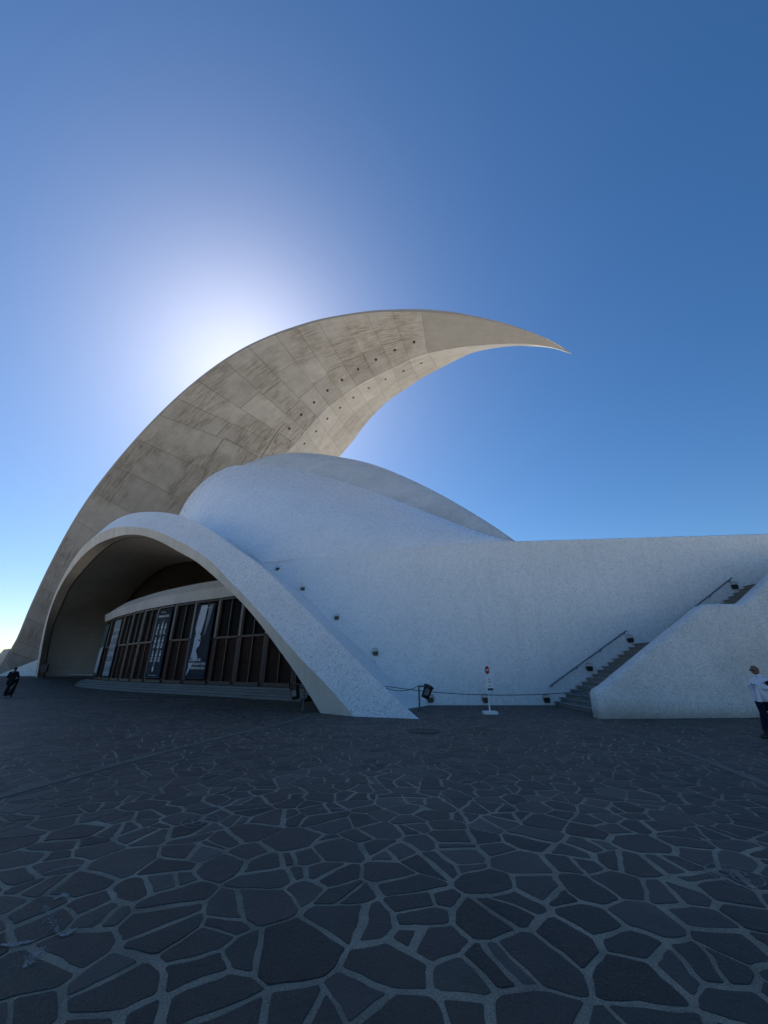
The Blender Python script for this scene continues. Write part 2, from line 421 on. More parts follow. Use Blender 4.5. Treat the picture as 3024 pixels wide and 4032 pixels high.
M['sole'] = mat_plain('white_rubber', (0.60, 0.60, 0.60), 0.7, 0, 0.1)
M['steel'] = mat_plain('grey_painted_steel', (0.13, 0.14, 0.15), 0.5, 0.6, 0.2)
M['rail'] = mat_plain('weathered_rail', (0.17, 0.19, 0.21), 0.5, 0.5, 0.25)
M['white_paint'] = mat_plain('white_paint', (0.72, 0.73, 0.74), 0.5, 0, 0.08)
M['red_paint'] = mat_plain('red_paint', (0.42, 0.012, 0.018), 0.45, 0, 0.08)
M['navy_paint'] = mat_plain('navy_print', (0.012, 0.015, 0.06), 0.5, 0, 0.05)
M['grey_print'] = mat_plain('grey_print', (0.30, 0.31, 0.33), 0.6, 0, 0.05)
M['lamp_green'] = mat_plain('dark_green_enamel', (0.012, 0.018, 0.014), 0.4, 0, 0.2)
M['lamp_hood'] = mat_plain('stained_white_enamel', (0.60, 0.58, 0.52), 0.6, 0, 0.2, 9)
M['rope'] = mat_plain('blue_grey_rope', (0.035, 0.045, 0.06), 0.9, 0, 0.3, 40, 0.5)
M['iron'] = mat_plain('cast_iron', (0.035, 0.034, 0.034), 0.6, 0.5, 0.3, 12, 0.4)
M['chalk'] = mat_plain('worn_white_marking', (0.22, 0.20, 0.18), 0.9, 0, 0.5, 24, 0.3)
M['scuff'] = mat_plain('white_scuff', (0.30, 0.29, 0.27), 0.9, 0, 0.6, 40, 0.3)
M['banner_navy'] = mat_plain('navy_banner_cloth', (0.030, 0.045, 0.068), 0.7, 0, 0.2, 1.5, 0.1)
M['banner_pale'] = mat_plain('pale_banner_print', (0.40, 0.45, 0.52), 0.7, 0, 0.15, 2.0, 0.1)
M['banner_mid'] = mat_plain('mid_grey_banner_print', (0.14, 0.17, 0.21), 0.7, 0, 0.2, 2.0, 0.1)
M['banner_white'] = mat_plain('white_banner_cloth', (0.62, 0.64, 0.66), 0.7, 0, 0.06, 2.0, 0.1)
M['banner_teal'] = mat_plain('teal_banner_print', (0.14, 0.24, 0.25), 0.7, 0, 0.25, 2.0, 0.1)

# ------------------------------------------------------------------ the plaza
random.seed(11)
def clip(poly, nx, ny, d):
    out = []
    for i in range(len(poly)):
        a, b = poly[i], poly[(i + 1) % len(poly)]
        da, db = a[0] * nx + a[1] * ny - d, b[0] * nx + b[1] * ny - d
        if da <= 0: out.append(a)
        if (da < 0 < db) or (db < 0 < da):
            t = da / (da - db)
            out.append((a[0] + (b[0] - a[0]) * t, a[1] + (b[1] - a[1]) * t))
    return out

plaza = empty('plaza')
tag(plaza, kind='structure')
# one big sheet reaching the horizon, with the gentle rise towards the far left corner
gx = [-1500, -400, -160] + [-100 + 4 * i for i in range(41)] + [120, 400, 1500]
gy = [-600, -120, -30] + [-8 + 4 * i for i in range(32)] + [180, 500, 1800]
gv = [(x, y, ground_z(x, y) - 0.020) for y in gy for x in gx]
gf = [(j * len(gx) + i, j * len(gx) + i + 1, (j + 1) * len(gx) + i + 1, (j + 1) * len(gx) + i) for j in range(len(gy) - 1) for i in range(len(gx) - 1)]
tag(mesh_obj('ground', gv, gf, M['bounce_ground']), kind='structure')
px_ = [-72 + 4 * i for i in range(28)]; py_ = [-5 + 3.5 * i for i in range(21)]
pv = [(x, y, ground_z(x, y) - 0.011) for y in py_ for x in px_]
pf = [(j * 28 + i, j * 28 + i + 1, (j + 1) * 28 + i + 1, (j + 1) * 28 + i) for j in range(20) for i in range(27)]
mesh_obj('plaza_floor', pv, pf, M['farstone'], plaza)
YMAX = 25.0
def halfw(y): return 1.12 * max(y, 0) + 4.0
bed = [(-4, -4.6, -0.002), (4, -4.6, -0.002), (4, 0, -0.002), (halfw(YMAX), YMAX, -0.002), (-halfw(YMAX), YMAX, -0.002), (-4, 0, -0.002)]
mesh_obj('mortar_bed', bed, [(0, 1, 2, 5), (5, 2, 3, 4)], M['mortar'], plaza)

CELL = 0.262
CX = 0.345
sites = {}
for j in range(int(-4.8 / CELL) - 2, int(YMAX / CELL) + 3):
    y0 = j * CELL
    hw = halfw(max(y0, 0)) + 1
    for i in range(int(-hw / CX) - 1, int(hw / CX) + 2):
        rr = random.Random(i * 7919 + j * 104729)
        if rr.random() < 0.17: continue
        sites[(i, j)] = (i * CX + (j % 2) * CX * .4 + rr.uniform(-.5, .5) * CX * 1.0, y0 + rr.uniform(-.5, .5) * CELL * 1.0, rr.uniform(-.018, .022))
def in_strip(x, y):
    return False
stones = []
for (i, j), (x, y, w) in sites.items():
    if y < -4.2 or y > YMAX - .2 or abs(x) > halfw(y) - .5: continue
    poly = [(x - 1, y - 1), (x + 1, y - 1), (x + 1, y + 1), (x - 1, y + 1)]
    rr = random.Random(i * 31 + j * 977)
    gap = rr.uniform(0.015, 0.036)
    for dj in range(-3, 4):
        for di in range(-3, 4):
            o = sites.get((i + di, j + dj))
            if o is None or (di == 0 and dj == 0): continue
            dx, dy = o[0] - x, o[1] - y
            L = math.hypot(dx, dy)
            if L > 1.2 or L < 1e-4: continue
            nx, ny = dx / L, dy / L
            off = L / 2 + (w - o[2]) / (2 * L)
            poly = clip(poly, nx, ny, x * nx + y * ny + off - random.Random((2 * i + di) * 92821 + (2 * j + dj) * 689287).uniform(.010, .033) * lerp(1, .5, sstep(4.5, 9.5, y)))
            if len(poly) < 3: break
        if len(poly) < 3: break
    if len(poly) < 3: continue
    area = abs(sum(poly[k][0] * poly[(k + 1) % len(poly)][1] - poly[(k + 1) % len(poly)][0] * poly[k][1] for k in range(len(poly)))) / 2
    if area < 0.012: continue
    if area > .08 and rr.random() < .22:
        # cut into two by a straight chord
        cx = sum(p[0] for p in poly) / len(poly); cy = sum(p[1] for p in poly) / len(poly)
        an = rr.uniform(-.7, .7); nx, ny = math.cos(an), math.sin(an)
        g2_ = rr.uniform(.012, .026); d0 = cx * nx + cy * ny + rr.uniform(-.05, .05)
        for sg_ in (1, -1):
            q = clip(poly, nx * sg_, ny * sg_, d0 * sg_ - g2_)
            if len(q) >= 3:
                ar = abs(sum(q[k][0] * q[(k + 1) % len(q)][1] - q[(k + 1) % len(q)][0] * q[k][1] for k in range(len(q)))) / 2
                if ar > .008: stones.append((sum(p[0] for p in q) / len(q), sum(p[1] for p in q) / len(q), q))
        continue
    stones.append((x, y, poly))

def stone_mesh(x, y, poly, near):
    n0 = len(poly)
    ring = []
    for k in range(n0):
        a, b = Vector(poly[k] + (0,)), Vector(poly[(k + 1) % n0] + (0,))
        L = (b - a).length
        if L < 0.03:
            continue
        c = min(0.20, 0.013 / L) if L > 0.05 else 0.3
        st = [c, 1 - c] if not near or L < .16 else [c, .24, .42, .60, .78, 1 - c] if L > .28 else [c, .36, .64, 1 - c]
        for t in st: ring.append(a.lerp(b, t))
    if len(ring) < 3: ring = [Vector(p + (0,)) for p in poly]
    z0 = ground_z(x, y)
    amp = 0.014 if near else 0.007
    for v in ring:
        nz = noise.noise_vector(v * 5.3) + noise.noise_vector(v * 19.0) * .5
        v.x += nz.x * amp * 1.6; v.y += nz.y * amp * 1.6
    cx = sum(v.x for v in ring) / len(ring); cy = sum(v.y for v in ring) / len(ring)
    rr = random.Random(int(x * 1000) * 13 + int(y * 1000))
    tz, sx, sy = rr.uniform(.001, .0045), rr.uniform(-.006, .006), rr.uniform(-.006, .006)
    n = len(ring)
    vs = [(cx, cy, z0 + tz + .001)]
    for v in ring:
        d = Vector((v.x - cx, v.y - cy))
        k = 1 - 0.006 / max(d.length, .03)
        vs.append((cx + d.x * k, cy + d.y * k, z0 + tz + d.x * sx + d.y * sy))
    for v in ring: vs.append((v.x, v.y, z0 - .007))
    fs = []
    for k in range(n):
        a, b = 1 + k, 1 + (k + 1) % n
        fs.append((0, a, b)); fs.append((a, a + n, b + n, b))
    return vs, fs

def seen(x, y):
    d = y * 0.926 - 0.633
    return d > .1 and abs(x) / d < 1.0 and y > 2.75
order = sorted(stones, key=lambda s: (0 if seen(s[0], s[1]) else 1, s[1]))
for x, y, poly in order[:300]:
    vs, fs = stone_mesh(x, y, poly, True)
    mesh_obj('paving_stone', vs, fs, M['stone'], plaza)
av, af = [], []
for x, y, poly in order[300:]:
    vs, fs = stone_mesh(x, y, poly, y < 9)
    b = len(av)
    av += vs
    af += [tuple(q + b for q in f) for f in fs]
tag(mesh_obj('paving', av, af, M['stone'], plaza), kind='stuff')

def flat_strip(name, pts, w, mat, parent, z=0.014):
    P = catmull([(p[0], p[1], 0) for p in pts], 24)
    vs, fs = [], []
    for i, p in enumerate(P):
        t = (P[min(i + 1, 23)] - P[max(i - 1, 0)]).normalized()
        nn = Vector((-t.y, t.x, 0))
        for sgn in (-1, 1):
            e = p + nn * sgn * (w / 2 + noise.noise(p * 3 + Vector((sgn * 9, 0, 0))) * .03)
            for dz in (z, -.015): vs.append((e.x, e.y, dz))
    for i in range(23):
        a = i * 4
        fs += [(a, a + 2, a + 6, a + 4), (a + 1, a, a + 4, a + 5), (a + 2, a + 3, a + 7, a + 6)]
    fs += [(0, 1, 3, 2), (92, 94, 95, 93)]
    return mesh_obj(name, vs, fs, mat, parent)
flat_strip('drain_strip', [(-2.9, 17.0), (-3.04, 15.66), (-4.47, 10.8), (-5.4, 6.52), (-6.0, 3.5)], .16, M['strip'], plaza)
flat_strip('drain_strip', [(6.5, 16.0), (6.56, 14.28), (6.45, 9.72), (5.9, 6.89), (5.3, 3.5)], .15, M['strip'], plaza)

# round markings painted on the stones: thin ring with a small three-lobed centre
def round_mark(x, y, r, label):
    bm = bmesh.new()
    def ring(cx, cy, ra, rb, n=36):
        vs = []
        for k in range(n):
            a = k * 2 * math.pi / n
            wob = 1 + .03 * noise.noise(Vector((cx * 5 + math.cos(a) * 2, cy * 5 + math.sin(a) * 2, 0)))
            vs.append([bm.verts.new((cx + rr_ * wob * math.cos(a), cy + rr_ * wob * math.sin(a), 0)) for rr_ in (ra, rb)])
        for k in range(n):
            if noise.noise(Vector((cx * 3, cy * 3, k * .45))) > .38: continue
            bm.faces.new((vs[k][0], vs[(k + 1) % n][0], vs[(k + 1) % n][1], vs[k][1]))
    ring(0, 0, r, r * .94)
    for k in range(3):
        a = k * 2.094 + .5
        ring(r * .36 * math.cos(a), r * .36 * math.sin(a), r * .30, r * .24, 18)
    o = bm_obj('ground_marking', bm, M['chalk'])
    o.location = (x, y, 0.0095)
    tag(o, label, 'marking', 'round markings on the paving')
round_mark(-7.29, 12.88, .26, 'faint white ring marking on the paving out in front of the arch, farthest of three')
round_mark(-2.17, 5.6, .22, 'white ring marking with small circles inside on the paving, lower left')
round_mark(3.06, 4.31, .21, 'white ring marking with small circles inside on the paving, lower right')

# white scuffs in the joints
random.seed(5)
def scuff(pts, w, label):
    bm = bmesh.new()                     # worn paint: a trail of small flecks
    P = catmull([(p[0], p[1], 0) for p in pts], 70)
    for i, p in enumerate(P):
        t = (P[min(i + 1, 69)] - P[max(i - 1, 0)]).normalized()
        nn = Vector((-t.y, t.x, 0))
        sp = w * (.3 + .7 * math.sin(math.pi * (i + .5) / 70))
        for _ in range(3):
            c = p + nn * random.gauss(0, sp * .75) + t * random.uniform(-.01, .01)
            s_ = random.uniform(.002, .0065)
            a0 = random.uniform(0, 6.28)
            bm.faces.new([bm.verts.new(c + Vector((math.cos(a0 + k * 1.257) * s_ * random.uniform(.5, 1.2), math.sin(a0 + k * 1.257) * s_ * random.uniform(.5, 1.2), random.uniform(0, .0008)))) for k in range(5)])
    o = bm_obj('paint_scuff', bm, M['scuff'])
    o.location.z = 0.0095
    tag(o, label, 'scuff', 'white scuffs on the paving')
scuff([(-2.21, 3.37), (-2.19, 3.28), (-2.17, 3.19)], .035, 'thick white scuff on the paving near the bottom left corner, nearest of its cluster')
scuff([(-2.57, 3.83), (-2.41, 3.68), (-2.18, 3.48)], .022, 'long slanting white scuff along a stone joint at lower left')
scuff([(-2.5, 3.39), (-2.4, 3.4), (-2.32, 3.43)], .016, 'white scuff running into the left edge of the view')
scuff([(-2.57, 3.92), (-2.56, 3.99), (-2.5, 3.96)], .018, 'small white scuff above the long slanting one at lower left')
scuff([(-2.18, 3.49), (-2.15, 3.5), (-2.14, 3.56)], .016, 'short white scuff at the lower end of the long slanting one')
scuff([(0.79, 6.72), (0.85, 6.52), (0.92, 6.31)], .016, 'narrow white scuff on mid paving, farthest of those right of centre')
scuff([(0.9, 5.6), (1.05, 5.33), (1.2, 5.24)], .022, 'bright white scuff on mid paving, nearest of those right of centre')
scuff([(0.2, 6.38), (0.3, 6.28), (0.44, 6.33)], .016, 'short white scuff on mid paving straight ahead of the camera')
scuff([(-0.84, 6.02), (-0.63, 6.03), (-0.42, 5.98)], .016, 'long level white scuff on mid paving just left of centre')
scuff([(2.55, 6.59), (2.51, 6.35), (2.48, 6.12)], .016, 'white scuff on mid paving toward the right, beyond the right ring')
scuff([(-2.99, 4.35), (-2.88, 4.45), (-2.73, 4.49)], .013, 'thin white line along a joint left of the left ring marking')

# ------------------------------------------------------------------ the auditorium
AUD = Vector((-18, 42, 0))
aud = empty('auditorium', AUD)
tag(aud, 'white concert hall with a huge curling concrete wing roof over a leaning entrance arch', 'building')
def part(o):
    o.parent = aud
    o.location = -AUD
    return o

# ---- wing
NS = 140
wa, wk, wb = by_index(WA, NS), by_index(WK, NS), by_index(WB, NS)
LIP = []
for i in range(NS):
    inw = (wk[i] - wa[i]); inw.y = 0
    t = i / (NS - 1)
    h = min(lerp(.85, .38, sstep(0.1, .6, t)), inw.length * .35)
    LIP.append((inw.normalized() * h) if inw.length > 1e-3 else Vector((0, 0, -.01)))
al = [a + l for a, l in zip(wa, LIP)]
bl = [b + l for b, l in zip(wb, LIP)]
def wing_pt(side, i, v):
    """point on an underside: station i (float), v from rim (0) to keel (1)"""
    k = min(int(i), NS - 2); f = i - k
    e = al if side < 0 else bl
    a, b = e[k].lerp(e[k + 1], f), wk[k].lerp(wk[k + 1], f)
    return a.lerp(b, v)
def wing_nrm(side, i, v):
    d = .4
    a = wing_pt(side, min(i + d, NS - 1), v) - wing_pt(side, max(i - d, 0), v)
    b = wing_pt(side, i, min(v + .02, 1)) - wing_pt(side, i, max(v - .02, 0))
    n = a.cross(b)
    if n.length < 1e-9: return Vector((0, -1, 0))
    n.normalize()
    ref = Vector((0.3, side * 1.0, -1.0))
    return n if n.dot(ref) > 0 else -n
rows = []
NV = 10
for j in range(NV + 1): rows.append([wing_pt(-1, i, j / NV) for i in range(NS)])
wing = part(loft('wing_roof', rows, M['wing_dark']))
tag(wing, 'curling concrete wing roof that tapers to a point')
far_rows = [[wing_pt(1, i, j / NV) for i in range(NS)] for j in range(NV + 1)]
loft('far_underside', far_rows, M['wing_dark'], wing)
# rim faces and the white top skin
loft('rim_edge', [wa, al], M['wing_tip'], wing)
loft('rim_edge', [wb, bl], M['wing_far'], wing)
top_rows = []
for j in range(9):
    t = j / 8
    r = []
    for i in range(NS):
        w = (wb[i] - wa[i]).length
        out = (wa[i] - wk[i]); out.y = 0
        out = out.normalized() if out.length > 1e-3 else Vector((0, 0, 1))
        r.append(wa[i].lerp(wb[i], t) + out * (w * .16 * math.sin(math.pi * t)))
    top_rows.append(r)
loft('top_skin', top_rows, M['tiles'], wing)
# concrete panels, proud of the recessed joints
arc = [0.0]
for i in range(1, NS): arc.append(arc[-1] + (wk[i].lerp(wa[i], .5) - wk[i - 1].lerp(wa[i - 1], .5)).length)
def st_at(s):
    for i in range(NS - 1):
        if arc[i + 1] >= s: return i + (s - arc[i]) / (arc[i + 1] - arc[i])
    return NS - 1.001
def panel(side, i0, i1, v0, v1, mat, th, gap, name='concrete_panel'):
    n, m = max(2, int((i1 - i0) / 1.5) + 1), 4
    # inset by the joint
    a, b = wing_pt(side, i0, .5), wing_pt(side, i1, .5)
    L = max((b - a).length, .2); wd = max((wing_pt(side, (i0 + i1) / 2, 1) - wing_pt(side, (i0 + i1) / 2, 0)).length, .2)
    di = gap / L * (i1 - i0) / 2; dv = gap / wd / 2
    verts, faces, uvs = [], [], []
    for lay in (0, 1):
        for p in range(n + 1):
            for q in range(m + 1):
                i = lerp(i0 + di, i1 - di, p / n); v = lerp(v0 + dv, v1 - dv, q / m)
                pt = wing_pt(side, i, v); nn = wing_nrm(side, i, v)
                verts.append(pt + nn * (th if lay == 0 else -.03))
                uvs.append((arc[min(int(i), NS - 1)] + (i - int(i)), v))
    W_ = m + 1
    for p in range(n):
        for q in range(m):
            faces.append((p * W_ + q, p * W_ + q + 1, (p + 1) * W_ + q + 1, (p + 1) * W_ + q))
    off = (n + 1) * W_
    edge = [q for q in range(W_)] + [p * W_ + m for p in range(1, n + 1)] + [n * W_ + q for q in range(m - 1, -1, -1)] + [p * W_ for p in range(n - 1, 0, -1)]
    for k in range(len(edge)):
        a_, b_ = edge[k], edge[(k + 1) % len(edge)]
        faces.append((a_, b_, b_ + off, a_ + off))
    o = mesh_obj(name, verts, faces, mat, wing, False, uvs)
    return o
TIP = (5 / 24) * (NS - 1)                 # the station where the smooth tip begins
s_tip = arc[int(TIP)]
s_end = arc[-1]
random.seed(3)
# tip: one smooth piece on each side
panel(-1, .12, TIP, 0.0, 1.0, M['wing_tip'], .05, .06, 'tip_panel')
panel(1, .12, TIP, 0.0, 1.0, M['wing_far'], .05, .06, 'tip_panel')
joints = [TIP, 35.7, 41.7, 46.9, 52.4, 57.5, 63, 69, 74, 79.5, 84, 88] + [88 + 5.1 * k for k in range(1, 10)] + [NS - 1.001]
for k in range(len(joints) - 1):
    i0, i1 = joints[k], joints[k + 1]
    f_i = sstep(29, 95, i0); j1 = lerp(.28, .46, f_i) + (.03 if k % 2 else -.03); j2 = lerp(.56, .80, f_i)
    thn = lambda: .05 + random.uniform(-.012, .03)
    for v0, v1 in ((0, j1), (j1, j2), (j2, 1)):
        g = .05 if random.random() < .7 else .10
        panel(-1, i0, i1, v0, v1, M['wing'], thn(), g)
    if i0 < NS * .78:
        for v0, v1 in ((0, .45), (.45, 1)):
            panel(1, i0, i1, v0, v1, M['wing_far'], thn(), .05)
# round ports along the keel on both faces
PORTS = [(88.1, .885), (76.4, .85), (71.6, .84), (66.4, .84), (60.5, .825), (55.1, .81), (49.7, .785), (44.5, .755), (39.0, .715), (32.4, .665)]
for i, v in PORTS:
    for side in (-1, 1):
        p = wing_pt(side, i, v); n = wing_nrm(side, i, v)
        bm = bmesh.new()
        tube(bm, [p + n * .04, p + n * .12], .27, 16)
        bm_obj('port', bm, M['iron'], wing)
def wing_line(name, ivs, w, mat, lift, seed=0):
    P = catmull([(a, b * 60, 0) for a, b in ivs], 5 * len(ivs))
    L, R_ = [], []
    for k, q in enumerate(P):
        i, v = min(q.x, NS - 1.01), min(q.y / 60, .995)
        n = wing_nrm(-1, i, v); c = wing_pt(-1, i, v) + n * lift
        q2 = P[min(k + 1, len(P) - 1)]; q1 = P[max(k - 1, 0)]
        t = (wing_pt(-1, min(q2.x, NS - 1.01), min(q2.y / 60, .995)) - wing_pt(-1, min(q1.x, NS - 1.01), min(q1.y / 60, .995))).normalized()
        sd = n.cross(t).normalized()
        ww = w * (.45 + .9 * abs(noise.noise(Vector((k * .7, seed, 3)))))
        L.append(c + sd * ww); R_.append(c - sd * ww)
    vs = L + R_
    m = len(P)
    mesh_obj(name, vs, [(k, k + 1, m + k + 1, m + k) for k in range(m - 1)], mat, wing)
wing_line('crack', [(89.5, .84), (87.7, .83), (83.9, .81), (79.1, .785), (76, .775)], .14, M['crack'], .095, 1)
wing_line('crack', [(87.7, .48), (87.9, .57), (88.3, .68), (88.7, .81)], .10, M['crack'], .095, 2)
wing_line('crack', [(79.5, .815), (79.5, .885), (80.1, .965), (83.7, .985)], .08, M['crack'], .095, 3)
wing_line('crack', [(88.5, .935), (87.1, .9), (84.9, .88), (81.9, .82), (79.7, .815)], .09, M['crack'], .095, 4)
wing_line('crack', [(46.5, .585), (46.9, .755), (46.9, .98)], .10, M['crack'], .095, 6)
wing_line('crack', [(88, .475), (90, .49), (91.7, .50), (94.3, .55), (96.4, .575), (101, .60)], .08, M['crack'], .095, 8)
# the foot of the wing: low buttress block at its outer edge
bm = bmesh.new()
for x0, x1, z in ((-63.9, -61.6, 4.6),):
    vs = [bm.verts.new(p) for p in ((-64.6, 66.6, .6), (-61.7, 66.2, .6), (-61.2, 66.8, 4.7), (-63.0, 67.6, 4.6), (-64.6, 70, .6), (-60, 70, .6), (-60, 70, 4.7), (-63.0, 70, 4.6))]
    for f in ((0, 1, 2, 3), (4, 5, 6, 7), (0, 3, 7, 4), (1, 5, 6, 2), (3, 2, 6, 7), (0, 4, 5, 1)): bm.faces.new([vs[q] for q in f])
part(bm_obj('buttress', bm, M['wing_far']))

# ---- hall shell (near, glazed white)
NC = 60
ntop = catmull(N, NC)
nbot_pts = [p for p in WT if p[0] < 7.7][::-1] + [(-9.2, 26.6, 8.7), (-14, 31, 12), (-19, 36.5, 14.4), (-24, 42.5, 15.6), (-27.6, 47.9, 16)]
nbot = catmull(nbot_pts, NC)
rows = []
NR = 16
for j in range(NR + 1):
    t = j / NR
    r = []
    for i in range(NC):
        u = i / (NC - 1)
        p = ntop[i].lerp(nbot[i], t)
        d = (nbot[i] - ntop[i]).length
        r.append(p + Vector((-.25, -.62, .55)) * (d * .16 * (t * (1 - t) * 4) * (.6 + .4 * t)))
    rows.append(r)
shell = part(loft('hall_shell', rows, M['shell']))
lipr = [[p + Vector((.25, .6, -.10)) for p in ntop], [p + Vector((.3, .9, -2.0)) for p in ntop]]
loft('shell_rim', [ntop] + lipr, M['shell'], shell)

# ---- roof shell behind it
fsil = catmull(FS, NC)
nback = [p + Vector((.1, 1.0, -1.0)) for p in ntop]
rows = [nback]
for t in (.2, .4, .6, .8, 1.0):
    r = []
    for i in range(NC):
        p = nback[i].lerp(fsil[i], t)
        d = (fsil[i] - nback[i]).length
        r.append(p + Vector((0, -.45, .9)) * (d * .10 * 4 * t * (1 - t)) + Vector((0, 0, 1)) * (t * (1 - t)) * .1)
    rows.append(r)
for bx, by, bz in ((.8, 2.5, .9), (1.6, 6, .6), (3, 11, -3), (4, 16, -12), (4, 19, -30)):
    k = [min(1, (fsil[i] - ntop[i]).length / 6) for i in range(NC)]
    rows.append([fsil[i] + Vector((bx, by, bz)) * k[i] for i in range(NC)])
rs = part(loft('roof_shell', rows, M['roof_shell']))
bm = bmesh.new()
bmesh.ops.create_uvsphere(bm, u_segments=14, v_segments=8, radius=.32, matrix=Matrix.Translation((-18.0, 57.4, 35.4)))
part(bm_obj('roof_lamp', bm, M['lamp_hood'], None, True))

# ---- plinth wall with curved top
wt = [Vector(p) for p in WT] + [Vector((27, 19.4, 8.5)), Vector((34, 18.9, 8.5))]
def top_y(x):
    for a, b in zip(wt, wt[1:]):
        if a.x <= x <= b.x: return lerp(a.y, b.y, (x - a.x) / (b.x - a.x))
    return wt[0].y if x < wt[0].x else wt[-1].y
strip_c = catmull(STRIP, 40)[::-1]                     # from the top down to the foot
bot = [Vector(p) for p in strip_c] + [Vector((x, 21.1, -.1)) for x in [2.6 + i * .8 for i in range(40)]]
bot = [b for b in bot if b.x >= -8.79]
nb = len(bot)
rows = []
for j in range(15):
    t = j / 14
    r = []
    for b in bot:
        tp = Vector((b.x, top_y(b.x), 8.5))
        z = lerp(b.z, 8.5, t)
        r.append(Vector((b.x, 21.1 + (top_y(b.x) - 21.1) * max(z, 0) / 8.5, z)))
    rows.append(r)
wall = part(loft('wall', rows, M['tiles']))
capx = [x for x in [7.2 + i * .7 for i in range(38)]]
loft('wall_cap', [[Vector((x, top_y(x), 8.5)) for x in capx], [Vector((x, top_y(x) + .12, 8.56)) for x in capx], [Vector((x, top_y(x) + 1.4, 8.56)) for x in capx], [Vector((x, top_y(x) + 1.5, 7.0)) for x in capx]], M['tiles'], wall)

# ---- entrance arch
NA = 90
nh = Vector((.6455, .7638, 0)); nn_ = Vector((.6314, .7471, .2079)); dd = Vector((-.7638, .6455, 0))
e1, e2 = catmull(E1, NA), catmull(E2, NA)
E1v = [Vector(p) for p in E1]
e3l = [p + nn_ * .98 + dd * (.8 - .02 * k) + Vector((0, 0, .12 * k)) for k, p in enumerate(E1v[:6])]
e3 = catmull(e3l + E3, NA)
def match(src, ref):
    """resample a curve by the same fraction of height/chord as the reference"""
    return src
Gv = [Vector(p) for p in G]
g_full = Gv + [p + nh * .9 for p in [Vector(q) for q in E2][10:]]
g = catmull(g_full, NA)
canopy = part(loft('entrance_arch', [e1, [a.lerp(b, .5) for a, b in zip(e1, e3)], e3], M['tiles_arch']))
tag(canopy, 'leaning white mosaic arch over the entrance')
loft('rim', [e1, e2], M['rim'], canopy, False)
loft('soffit', [e2, g], M['soffit'], canopy)
g2 = [p + nh * .12 for p in g]
up = []
for i in range(NA):
    t = (g[min(i + 1, NA - 1)] - g[max(i - 1, 0)]).normalized()
    o_ = t.cross(nh)
    if o_.z < 0 and abs(o_.z) > .2: o_ = -o_
    up.append(o_.normalized())
mid_ = Vector((-20, 33, 4))
for i in range(NA):
    if up[i].dot(g[i] - mid_) < 0: up[i] = -up[i]
g_r = [p + u * .25 for p, u in zip(g, up)]
g2_r = [p + u * .25 for p, u in zip(g2, up)]
loft('groove', [g, g_r, g2_r, g2], M['dark_concrete'], canopy, False)
vv = catmull(V, NA)
rows = []
for j in range(9):
    t = j / 8
    rows.append([a.lerp(b, t) for a, b in zip(g2, vv)])
vault = part(loft('vault', rows, M['vault']))
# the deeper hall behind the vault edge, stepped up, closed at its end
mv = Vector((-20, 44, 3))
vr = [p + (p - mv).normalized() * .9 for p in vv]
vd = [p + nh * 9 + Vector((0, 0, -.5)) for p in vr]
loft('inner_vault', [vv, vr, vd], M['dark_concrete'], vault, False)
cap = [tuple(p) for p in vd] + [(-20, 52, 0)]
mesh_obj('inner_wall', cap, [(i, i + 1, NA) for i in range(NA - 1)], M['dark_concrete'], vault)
# outer roof of the canopy running back into the hall
KE = max(i for i in range(NA) if e3[i].z > 8.3 and e3[i].x > -20)
tgt = Vector((-8.9, 26.4, 8.74))
back = []
for i in range(KE + 1):
    b = sstep(.55, 1, i / KE)
    q = vv[min(i, NA - 1)]
    back.append((q + (q - mv).normalized() * 1.3).lerp(e3[i] + (tgt - e3[KE]), b))
loft('canopy_roof', [e3[:KE + 1], [a.lerp(b, .5) for a, b in zip(e3[:KE + 1], back)], back], M['tiles'], canopy)
sc_ = catmull(STRIP[::-1], NA - KE)
leg = e3[KE:]
s2 = [p + Vector((-.67, 3.0, 0)) * sstep(6, 0, p.z) for p in leg]
loft('leg_back', [leg, s2], M['tiles'], canopy)
loft('flank', [s2, [a.lerp(b, .5) for a, b in zip(s2, sc_)], sc_], M['tiles'], canopy)

# ---- entrance front: curved row of tall doors
FAC = [(-3.2, 25.0), (-5.7, 26.8), (-8.2, 28.5), (-10.7, 30.2), (-13.2, 31.8), (-15.8, 33.3), (-18.3, 34.9), (-20.8, 36.7), (-23.1, 38.5), (-25.4, 40.5), (-27.6, 42.5), (-29.8, 44.6), (-31.8, 46.8), (-33.8, 49.0)]
ZF, ZT, ZTR = .56, 6.95, 3.9
fp = [Vector((x, y, 0)) for x, y in FAC]
def fnorm(i):
    t = (fp[min(i + 1, len(fp) - 1)] - fp[max(i - 1, 0)]).normalized()
    return Vector((-t.y, t.x, 0)) if Vector((-t.y, t.x, 0)).y < 0 else Vector((t.y, -t.x, 0))
fn = [fnorm(i) for i in range(len(fp))]
wrap = [fp[-1] + Vector((-1.2, 1.9, 0)), fp[-1] + Vector((-1.6, 4.2, 0)), fp[-1] + Vector((-1.2, 7, 0))]
fcurve = catmull(fp + wrap, 70)
cn = []
for i in range(70):
    t = (fcurve[min(i + 1, 69)] - fcurve[max(i - 1, 0)]).normalized()
    cn.append(Vector((t.y, -t.x, 0)) * (1 if (t.y * -1 + 0) > 9 else -1))
if cn[10].y > 0: cn = [-v for v in cn]
def ring_row(off, z): return [p + v * off + Vector((0, 0, z)) for p, v in zip(fcurve, cn)]
front = part(loft('fascia_ring', [ring_row(-.4, ZT), ring_row(.45, ZT), ring_row(.62, ZT + .82), ring_row(.50, ZT + .84)], M['ring'], None, False))
loft('upper_ring', [ring_row(.50, ZT + .84), ring_row(-.35, ZT + 1.75), ring_row(-1.2, ZT + 1.8), ring_row(-1.2, ZT)], M['ring'], front, False)
